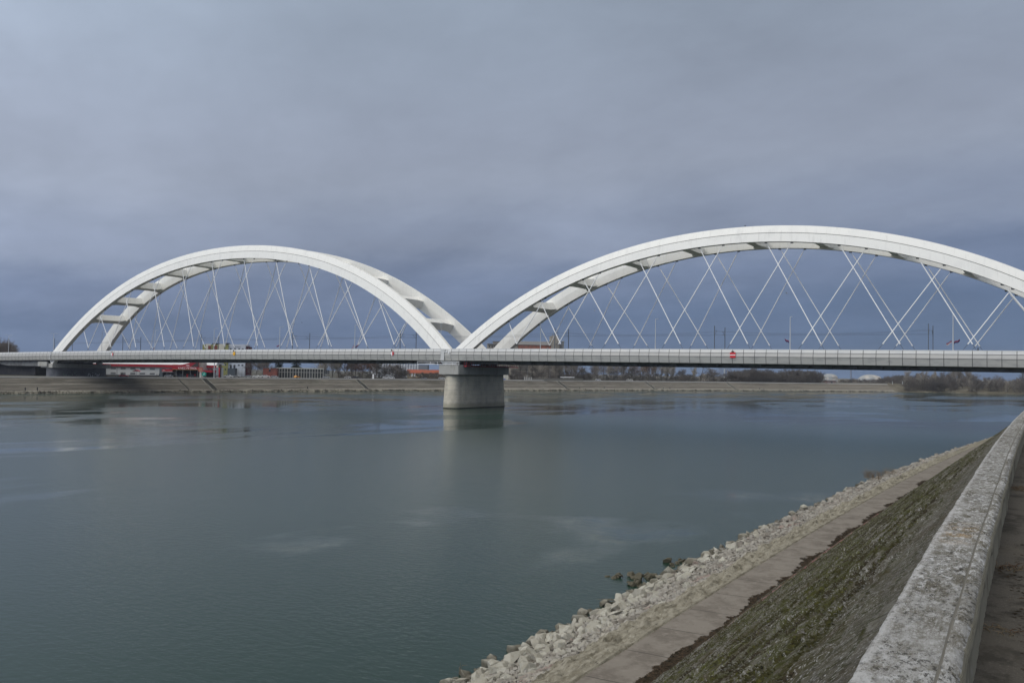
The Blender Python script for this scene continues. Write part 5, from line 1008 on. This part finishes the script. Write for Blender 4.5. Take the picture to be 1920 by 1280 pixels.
for k, (px, dz, yt, kd, wd) in enumerate(lst):
    nm = {'round': 'bare grey-brown tree', 'popla': 'pale upright bare tree', 'red0': 'reddish bare tree', 'red1': 'reddish bare tree', 'bush0': 'dark bushy tree', 'bush1': 'dark bushy tree', 'bush2': 'dark bushy tree'}[kd[:5]]
    tree(kd, px, dz, yt, nm + ' below the long arch, %s from the left, before the silos' % ordn(k + 1), G1, wd)
for k, (px, yt) in enumerate([(640, 699), (658, 698), (676, 700), (690, 699), (700, 701), (783, 702), (791, 701), (800, 702), (809, 700), (818, 701), (827, 702)]):
    tree('bush%d' % (k % 3), px, 9 + k % 3 * 3, yt, 'low dark shrub on the far quay promenade, %s from the left' % ordn(k + 1), 'low shrubs along the far quay', 1.6)
lst = [(962, 686, 'poplar2', 1.0), (974, 680, 'poplar0', 1.0), (986, 676, 'poplar1', 1.0), (998, 678, 'poplar2', .95), (1009, 675, 'poplar0', 1.0), (1019, 677, 'poplar1', .9), (1029, 674, 'poplar2', 1.0), (1041, 676, 'poplar0', .95), (1051, 675, 'poplar1', 1.0), (1062, 677, 'poplar0', 1.05), (1073, 678, 'poplar2', 1.0), (1082, 683, 'poplar1', 1.1)]
for k, (px, yt, kd, wd) in enumerate(lst): tree(kd, px, 40 + (k * 37 % 30), yt, 'tall pale bare poplar right of the river pier, %s from the pier' % ordn(k + 1), G2, wd)
for k, (px, yt) in enumerate([(960, 697), (972, 695), (985, 698), (1000, 694), (1016, 697), (1032, 695), (1048, 698), (1066, 696), (1080, 699), (1093, 697)]): tree('bush%d' % (k % 3), px, 22 + k % 4 * 4, yt, 'dark bush at the feet of the pale poplars, %s from the river pier' % ordn(k + 1), 'bushes below the pale poplars', 1.5)
lst = [(1099, 694, 'bush0', 1.2), (1110, 690, 'round0', 1.1), (1122, 684, 'poplar0', 1.2), (1133, 686, 'round1', 1.1), (1146, 683, 'poplar1', 1.3), (1158, 688, 'round2', 1.2), (1169, 682, 'poplar2', 1.2), (1181, 690, 'bush1', 1.3), (1192, 684, 'red0', 1.1), (1204, 680, 'poplar0', 1.3), (1216, 679, 'red1', 1.2), (1229, 684, 'poplar1', 1.2), (1241, 689, 'round0', 1.2), (1252, 687, 'poplar2', 1.1), (1263, 688, 'poplar0', 1.2), (1275, 700, 'bush2', 1.5), (1288, 698, 'bush0', 1.5), (1315, 684, 'open0', 1.5), (1303, 694, 'poplar1', 1.0), (1330, 695, 'round1', 1.1), (1344, 698, 'bush1', 1.4)]
for k, (px, yt, kd, wd) in enumerate(lst):
    if kd == 'open0': tree(kd, px, 30, yt, 'wide bare tree with open twisting branches against the sky under the short arch', G3, wd); continue
    nm = {'round': 'bare grey tree', 'popla': 'pale bare tree', 'red0': 'brown bare tree', 'red1': 'brown bare tree', 'bush0': 'dark rounded bush', 'bush1': 'dark rounded bush', 'bush2': 'dark rounded bush'}[kd[:5]]
    tree(kd, px, 25 + (k * 53 % 40), yt, nm + ' under the short arch, %s in line right of the poplars' % ordn(k + 1), G3, wd)
for k, (px, yt) in enumerate([(1106, 702), (1120, 701), (1138, 703), (1152, 700), (1170, 703), (1186, 701), (1200, 703), (1218, 701), (1234, 702), (1250, 704), (1268, 705), (1284, 704), (1300, 705), (1320, 704), (1338, 705), (1356, 704)]): tree('bush%d' % (k % 3), px, 12 + k % 4 * 4, yt, 'low dark scrub on the far revetment top, %s right of the poplars' % ordn(k + 1), 'scrub on top of the far revetment', 1.9)
# brushwood masses one cannot count
def wood(name, items, label):
    mats_ = [bark, twD, twA, twB]; vs = []; fs = []; ms = []; n = 0; T = {}
    for kd in sorted({i[0] for i in items}):
        a, c = LITE[kd]; va = np.array(a.v); fa = np.array(a.f); vc = np.array(c.v); fc = np.array(c.f) + len(va)
        T[kd] = (np.concatenate([va, vc]), np.concatenate([fa, fc]), np.concatenate([np.zeros(len(fa), np.int32), np.full(len(fc), {'b': 1, 'r': 2, 'p': 3}[kd[0]], np.int32)]))
    for kd, p, sx, sz, a in items:
        v, f, m = T[kd]; ca, sa = math.cos(a), math.sin(a)
        vs.append(np.stack([(v[:, 0] * ca - v[:, 1] * sa) * sx + p.x, (v[:, 0] * sa + v[:, 1] * ca) * sx + p.y, v[:, 2] * sz + p.z], 1)); fs.append(f + n); ms.append(m); n += len(v)
    V = np.concatenate(vs).astype(np.float32); F = np.concatenate(fs).astype(np.int32); me = bpy.data.meshes.new(name)
    me.vertices.add(len(V)); me.vertices.foreach_set('co', V.ravel()); me.loops.add(F.size); me.loops.foreach_set('vertex_index', F.ravel()); me.polygons.add(len(F)); me.polygons.foreach_set('loop_start', np.arange(0, F.size, 4, dtype=np.int32)); me.polygons.foreach_set('material_index', np.concatenate(ms))
    for m in mats_: me.materials.append(m)
    me.update(calc_edges=True); o = bpy.data.objects.new(name, me); COL.objects.link(o); return tag(o, label, kind='stuff')
it = []
for k in range(60):
    px = 1368 + 172 * (k + rt.random()) / 60; Z = bank_Z(px, 16) + rt.uniform(6, 45); prof_ = np.interp(px, [1368, 1385, 1410, 1440, 1460, 1490, 1520, 1540], [699, 697, 695.5, 697, 698, 696, 697, 700]) + rt.uniform(-1, 4)
    h = hgt(prof_, px, Z) - ZL; it.append(('bush%d' % rt.randrange(3), at(px, Z, ZL - .3 * h), h / 10 * rt.uniform(1.3, 1.9), h / 10 * 1.3, rt.uniform(0, 6.28)))
wood('brushwood', it, 'dense dark brushwood on top of the far revetment left of the tanks')
it = []
for k in range(74):
    px = 1575 + 132 * (k + rt.random()) / 74; Z = rt.uniform(880, 1000); yt = np.interp(px, [1575, 1600, 1640, 1665, 1690, 1710], [713, 711, 712, 708, 706, 705]) + rt.uniform(-1, 3); h = hgt(yt, px, Z) - ZL; it.append((rt.choice(['bush0', 'bush1', 'round0']), at(px, Z, ZL - .3 * h), h / 10 * rt.uniform(1.2, 1.9), h / 10 * 1.3, rt.uniform(0, 6.28)))
for k in range(110):
    px = 1692 + 250 * (k + rt.random()) / 110; dz = rt.choice([10, 25, 40, 60, 90]) + rt.uniform(-6, 6); Z = bank_Z(min(px, 1930), 0) + dz; base = np.interp(dz, [0, 9, 26, 60], [0, 1.4, 4.2, 7]) - .3
    yt = np.interp(px, [1692, 1715, 1740, 1775, 1800, 1850, 1880, 1905, 1940], [709, 708, 706, 705, 708, 713, 713, 712, 711]) + (60 - dz) * .10 + rt.uniform(-3, 6); h = max(2.0, hgt(yt, px, Z) - base); it.append((rt.choice(['bush0', 'bush1', 'bush2', 'round0', 'round1', 'poplar1']), at(px, Z, base - .22 * h), h / 10 * rt.uniform(1.0, 1.7), h / 10 * 1.22, rt.uniform(0, 6.28)))
wood('far_woods', it, 'dense winter woods covering the natural shore right of the revetment')
for k, (px, yt, kd, wd) in enumerate([(1700, 700, 'poplar0', .9), (1722, 702, 'round0', 1.0), (1752, 703, 'poplar1', .9), (1774, 698, 'open0', 1.0), (1788, 695, 'poplar2', .9), (1800, 700, 'poplar0', 1.0), (1816, 699, 'poplar1', 1.1), (1868, 708, 'round1', 1.3), (1914, 703, 'bush0', 1.1)]):
    tree(kd, px, 40, yt, 'bare tree rising above the woods at the right, %s from the left' % ordn(k + 1), G4, wd, base=5.5)
# far wooded ridge showing over the deck at the left edge
it = []
for k in range(26): px = -30 + 58 * (k + rt.random()) / 26; Z = rt.uniform(560, 640); h = hgt(np.interp(px, [-30, 5, 22, 28], [650, 651.5, 655, 662]) + rt.uniform(-1, 1.5), px, Z) - ZL; it.append(('round%d' % rt.randrange(3), at(px, Z, ZL), h / 10 * .8, h / 10, rt.uniform(0, 6.28)))
wood('far_woods', it, 'dark treetops showing above the bridge deck at the left edge')

# ================================================================== QUAY CLUTTER: cars, people, posts
def make_car(paint):
    r = empty('car'); b = MB(); b.prism([(-2.1, .35), (2.1, .35), (2.15, .75), (1.95, .95), (1.1, 1.02), (.55, 1.45), (-.95, 1.48), (-1.75, 1.05), (-2.1, .95)], 1, -.85, .85); b.build('body', paint, r)
    for y in (-.856, .852):
        for q in ([(.92, 1.04), (.48, 1.38), (-.15, 1.4), (-.15, 1.04)], [(-.25, 1.04), (-.25, 1.4), (-.88, 1.41), (-1.45, 1.06)]): MB().prism(q, 1, y, y + .004).build('window', glass, r)
    for x in (-1.35, 1.35):
        for y in (-.87, .67): b = MB(); b.tube((x, y, .32), (x, y + .2, .32), .32, n=12); b.build('wheel', black, r)
    return r
paints = {'white': mat('car_white', (.62, .62, .62), .3, spec=.5), 'red': mat('car_red', (.4, .03, .03), .3, spec=.5), 'dark': mat('car_dark', (.03, .032, .04), .3, spec=.5), 'silver': mat('car_silver', (.33, .34, .35), .3, spec=.5), 'orange': mat('van_orange', (.55, .25, .04), .5)}
pro = {c: make_car(m) for c, m in paints.items()}; usedc = set()
def car(c, px, dz, label, ang=0.0, s=1.0):
    Z = bank_Z(px, 16) + dz; p, a = local(px, Z); o = pro[c] if c not in usedc else copy_tree(pro[c]); usedc.add(c); o.location = p; o.rotation_euler = (0, 0, a + ang); o.scale = (s,) * 3; tag(o, label, 'car', 'cars on the far quay')
car('red', 234, 6, 'red car at the quay edge below the long white hall', .1); car('white', 430, 7, 'large white car right of the totem sign', .1, 1.15); car('white', 409.5, 9, 'white car close behind the totem sign', .5, .8); car('silver', 446, 12, 'silver car right of the large white car', -.2)
car('silver', 468, 9, 'silver car below the bare trees left of the brick house', .2); car('white', 483, 16, 'white car left of the brick house', 0); car('silver', 516, 7, 'silver car in front of the brick house', .1); car('white', 499, 12, 'white car in front of the left end of the brick house', .2, 1.2); car('orange', 558, 6, 'small orange car in front of the colonnaded building', 1.2)
car('silver', 613, 8, 'silver car right of the colonnaded building', .2); car('white', 653, 12, 'white car under the pale upright trees', .1); car('dark', 667, 10, 'dark car at the top of the stairway under the trees', .1); car('white', 725, 14, 'white car below the dark bushy trees', .2); car('white', 735, 12, 'white car right of its pair below the dark bushy trees', .1); car('silver', 796, 8, 'silver car in front of the orange-roofed house', .1); car('white', 829, 8, 'white car just left of the river pier', .1)
car('dark', 341, 8, 'dark car under the petrol canopy', .2); car('dark', 362, 8, 'dark car right of the pump under the petrol canopy', .4); car('silver', 318, 6, 'silver car under the low side canopy', .2)
car('white', 1122, 8, 'pale car at the top of the revetment under the short arch', .1)
for c in paints:
    if c not in usedc: pass
# people: one continuous skinned body each
skin = mat('skin', (.35, .2, .15), .7); coat = mat('dark_coat', (.02, .022, .03), .9); trs = mat('dark_trousers', (.018, .018, .022), .9)
def person(loc, rz, label, group=None, stride=.12, lean=0.0, s=1.0):
    J = [(0, 0, .95), (0, lean * .5, 1.2), (0, lean, 1.42), (0, lean * 1.1, 1.52), (0, lean * 1.25, 1.62), (0, lean * 1.3, 1.74), (.19, lean, 1.40), (.24, lean + .04, 1.12), (.22, lean + .16, .90), (-.19, lean, 1.40), (-.24, lean, 1.12), (-.22, lean + .10, .90), (.10, 0, .88), (.11, stride, .50), (.11, stride * 1.2, .08), (.11, stride * 1.2 + .16, .04), (-.10, 0, .88), (-.11, -stride * .4, .50), (-.11, -stride * 1.4, .10), (-.11, -stride * 1.4 + .16, .04)]
    E = [(0, 1), (1, 2), (2, 3), (3, 4), (4, 5), (2, 6), (6, 7), (7, 8), (2, 9), (9, 10), (10, 11), (0, 12), (12, 13), (13, 14), (14, 15), (0, 16), (16, 17), (17, 18), (18, 19)]
    RD = [.16, .165, .17, .065, .10, .085, .075, .055, .04, .075, .055, .04, .10, .075, .055, .045, .10, .075, .055, .045]
    me = bpy.data.meshes.new('person'); me.from_pydata(J, E, []); o = bpy.data.objects.new('person', me); COL.objects.link(o); sk = o.modifiers.new('skin', 'SKIN'); ss = o.modifiers.new('sub', 'SUBSURF'); ss.levels = 1; ss.render_levels = 1
    for v_, r_ in zip(me.skin_vertices[0].data, RD): v_.radius = (r_, r_)
    me.skin_vertices[0].data[0].use_root = True; me.materials.append(coat); o.location = loc; o.rotation_euler = (0, 0, rz); o.scale = (s,) * 3
    hb = MB(); hb.lathe((0, lean * 1.3, 1.64), [(.105, 0), (.118, .05), (.10, .12), (.05, .155)], 10); hb.build('hair', black, o, smooth=True)
    tag(o, label, 'person', group); return o
def shore_person(px, off, label, **kw):
    Z = bank_Z(px, off); p = at(px, Z, float(np.interp(off, [q[0] for q in prof], [q[1] for q in prof])) + .02); person(p, face_cam(p, rt.uniform(-.5, .5)), label, 'people along the far waterline', **kw)
prof = [(-2.0, -1.6, 2), (0.0, 0.0, 2), (1.6, 0.75, 2), (2.0, 0.95, 0), (4.4, 1.1, 1), (9.0, 3.7, 1), (9.3, 3.78, 0), (9.9, 3.84, 1), (15.4, 6.72, 1), (15.5, 6.74, 3), (15.55, 7.12, 3), (16.3, 7.16, 3), (16.4, ZL, 3)]
shore_person(50.5, 2.6, 'person in dark clothes at the far waterline, left of the two at the left edge', lean=.1); shore_person(73, 2.6, 'person in dark clothes at the far waterline, right of the two at the left edge'); shore_person(578.5, 2.4, 'person in dark clothes standing alone at the far waterline below the colonnaded building')
shore_person(1244.5, 2.4, 'person crouching forward at the far waterline below the short arch', lean=.3); shore_person(1257, 2.4, 'person standing upright at the far waterline below the short arch'); shore_person(1425, 2.6, 'person at the far waterline left of the brushwood'); shore_person(1432.5, 2.6, 'shorter person beside another below the brushwood', s=.75)
shore_person(1088, 3.0, 'person at the far waterline right of the river pier', s=.85); shore_person(1134, 2.8, 'person at the far waterline midway between pier and short arch crown'); 
px_ = s_of(1834.5, YN + 1.2); person((px_, YN + 1.2, zroad(px_)), 2.0, 'dark-clothed pedestrian on the bridge walkway below the right part of the short arch', stride=.2)
for k, (px, l) in enumerate([(296, 'person in dark clothes on the quay in front of the long hall, left of two'), (300, 'person in dark clothes on the quay in front of the long hall, right of two'), (552, 'person in dark clothes on the quay by the small orange car'), (674, 'dark-clothed person on the quay at the head of the stairway'), (995, 'person on the quay promenade right of the river pier'), (1096, 'person on the quay promenade at the end of the poplars')]):
    Z = bank_Z(px, 17); p = at(px, Z, ZL); person(p, face_cam(p, 1.2), l, 'people on the far quay')
# red parasols and small things before the hall; white column; railings; lamp posts along the quay
Z = bank_Z(260, 16) + 12; p, a = local(258, Z); r = tag(empty('market_parasol', p, a), 'flat red canopy on posts in front of the long white hall', 'canopy'); k = sc(Z); zt = H(696, 258, Z)
MB().prism([(-6.5 * k, zt), (0, zt + .9), (6.5 * k, zt)], 1, -1.5, 1.5).build('canopy', redm, r)
for x in (-5 * k, 0, 5 * k): MB().tube((x, 0, 0), (x, 0, zt), .07, n=5).build('post', mast, r)
Z = bank_Z(701, 16) + 5; p, a = local(701, Z); r = tag(empty('white_column', p, a), 'narrow white monument column on the quay below the dark trees', 'column'); k = sc(Z); MB().box(-1.2 * k, 1.2 * k, -.5, .5, .35, H(701.5, 701, Z)).build('shaft', signwhite, r); MB().box(-1.9 * k, 1.9 * k, -.8, .8, 0, .34).build('base', signwhite, r)
qp = mat('quay_lamp_paint', (.16, .17, .18), .7); src = None
for k, (px, yt, l) in enumerate([(221, 683, 'beside the left bank pier'), (344.5, 690, 'before the petrol canopy'), (447.5, 690, 'below the pale wing, left of two'), (455, 689.5, 'below the pale wing, middle of the group'), (460.5, 687, 'below the pale wing, right of two'), (584, 688, 'before the right half of the colonnade'), (990, 684, 'among the poplars'), (1032, 682, 'before the tower of the mill'), (815, 703, 'before the orange-roofed house')]):
    Z = bank_Z(px, 16) + 4; p, a = local(px, Z)
    if src is None:
        src = empty('quay_lamp'); MB().tube((0, 0, 0), (0, 0, 10), .13, .08, 7).build('pole', qp, src); b = MB(); b.tube((0, 0, 9.9), (1.0, 0, 10.1), .06, n=5); b.build('arm', qp, src); MB().box(.8, 1.5, -.12, .12, 10.08, 10.2).build('lamp_head', qp, src); o = src
    else: o = copy_tree(src)
    o.location = p; o.rotation_euler = (0, 0, a); o.scale = (1, 1, H(yt, px, Z) / 10); tag(o, 'dark slender lamp post on the far quay, ' + l, 'lamp post', 'lamp posts on the far quay')
# railing and pale slabs on top of the revetment at the right, white flat canopy
i0 = top_i(1582); i1 = END; b = MB()
for i in range(i0, i1): 
    x0, y0 = bank_xy(i, 17.5); x1, y1 = bank_xy(i + 1, 17.5); b.tube((x0, y0, ZL), (x0, y0, ZL + 1.1), .05, n=4); b.tube((x0, y0, ZL + 1.1), (x1, y1, ZL + 1.1), .05, n=4); b.tube((x0, y0, ZL + .6), (x1, y1, ZL + .6), .04, n=4)
tag(b.build('railing', mat('dark_rail', (.1, .1, .1), .7)), 'long dark low railing on the top of the revetment near its end', 'railing')
for px, l in ((1674, 'thin pale post standing near the end of the revetment, left of the pair'), (1693, 'thin pale post standing right at the end of the revetment')):
    Z = bank_Z(px, 17); p, a = local(px, Z); r = MB().tube((0, 0, 0), (0, 0, H(714.5, px, Z)), .22, n=6).build('post', lampm); r.location = p; tag(r, l, 'post', 'pale posts at the revetment end')
Z = bank_Z(1065, 16) + 10; k = sc(Z); p, a = local(1065, Z); r = tag(empty('white_shelter', p, a), 'low white flat-roofed shelter on the quay right of the mill tower', 'shelter'); MB().box(-13 * k, 13 * k, 0, 4, H(707.6, 1065, Z), H(706.4, 1065, Z)).build('roof', signwhite, r)
for x in (-10, -3, 4, 11): MB().tube((x * k, 1, 0), (x * k, 1, H(707.6, 1065, Z)), .1, n=5).build('post', greywall, r)
Z = bank_Z(990, 16) + 9; k = sc(Z); r = tag(empty('low_wall', *local(1010, Z)), 'low grey quay wall with pale panels right of the cream building', 'wall'); MB().box(-24 * k, 85 * k, 0, .4, 0, 1.5).build('wall_run', mat('low_wall_grey', (.12, .115, .10), .9), r)
for q in range(4): MB().box((-26 + q * 4) * k, (-24 + q * 4) * k, -.1, -.003, .1, 2.2).build('pale_panel', fb_kerb, r)
r = tag(empty('quay_blocks', *local(1181, bank_Z(1181, 16) + 6)), 'group of pale stone uprights on the quay under the left half of the short arch', 'monument')
for q in range(5): MB().box(-2.4 + q * 1.1, -1.7 + q * 1.1, 0, .6, 0, 1.4 + .5 * (q % 2)).build('upright', fb_kerb, r)
# gulls and a few crows in the air
bird_d = mat('crow_black', (.02, .02, .022), .8); bird_w = mat('gull_white', (.5, .5, .5), .8)
def bird(px, py, Z, s, m, label):
    d = V2 + RC * ((px - 960) / FPX) - UC * ((py - 640) / FPX); p = CAM + d * Z; b = MB(); b.lathe((0, 0, 0), [(.02, -.4), (.09, -.2), (.11, 0), (.07, .2), (.05, .3), (.01, .38)], 8)
    for sg in (-1, 1): b.add([(0, .02, -.12), (0, .02, .14), (sg * .45, .16, .08), (sg * .95, .05, -.1), (sg * .5, .15, -.12)], [(0, 1, 2, 4), (4, 2, 3)])
    o = b.build('bird', m); o.location = p; o.rotation_euler = (1.2, .3, rt.uniform(0, 6)); o.scale = (s,) * 3; tag(o, label, 'bird', 'birds around the bridge')
for q in ((1397, 423.5, 260, .9, bird_d, 'dark bird just above the crown of the short arch'), (1475, 549.5, 300, 1.0, bird_w, 'pale bird between hangers below the crown of the short arch'), (1115, 582, 320, .8, bird_w, 'pale bird between hangers in the left half of the short arch'), (1047, 578.5, 320, .6, bird_d, 'dark bird at the far rib left part of the short arch'), (566, 604.5, 380, .9, bird_d, 'dark bird under the right half of the long arch'), (551, 607.5, 390, .7, bird_d, 'small dark bird left of another under the long arch'), (468, 654, 420, 1.5, bird_d, 'dark bird just over the deck right of the apartment block')): bird(*q)
# hide nothing, remove prototypes that were never placed
for kd, o in PROTO.items():
    if kd not in first:
        for ch in list(o.children): bpy.data.objects.remove(ch)
        bpy.data.objects.remove(o)
for c, o in pro.items():
    if c not in usedc:
        for ch in list(o.children): bpy.data.objects.remove(ch)
        bpy.data.objects.remove(o)

# thin winter air over the river
hz = bpy.data.materials.new('haze_air'); hz.use_nodes = True; N = hz.node_tree.nodes; L = hz.node_tree.links; N.remove(N['Principled BSDF']); pv = N.new('ShaderNodeVolumePrincipled'); pv.inputs['Color'].default_value = (.80, .87, 1, 1); pv.inputs['Density'].default_value = HAZE; pv.inputs['Anisotropy'].default_value = 0.0
L.new(pv.outputs[0], N['Material Output'].inputs['Volume']); o = MB().box(-2500, 2500, -1500, 3500, -3.5, 90).build('haze', hz); tag(o, kind='stuff')
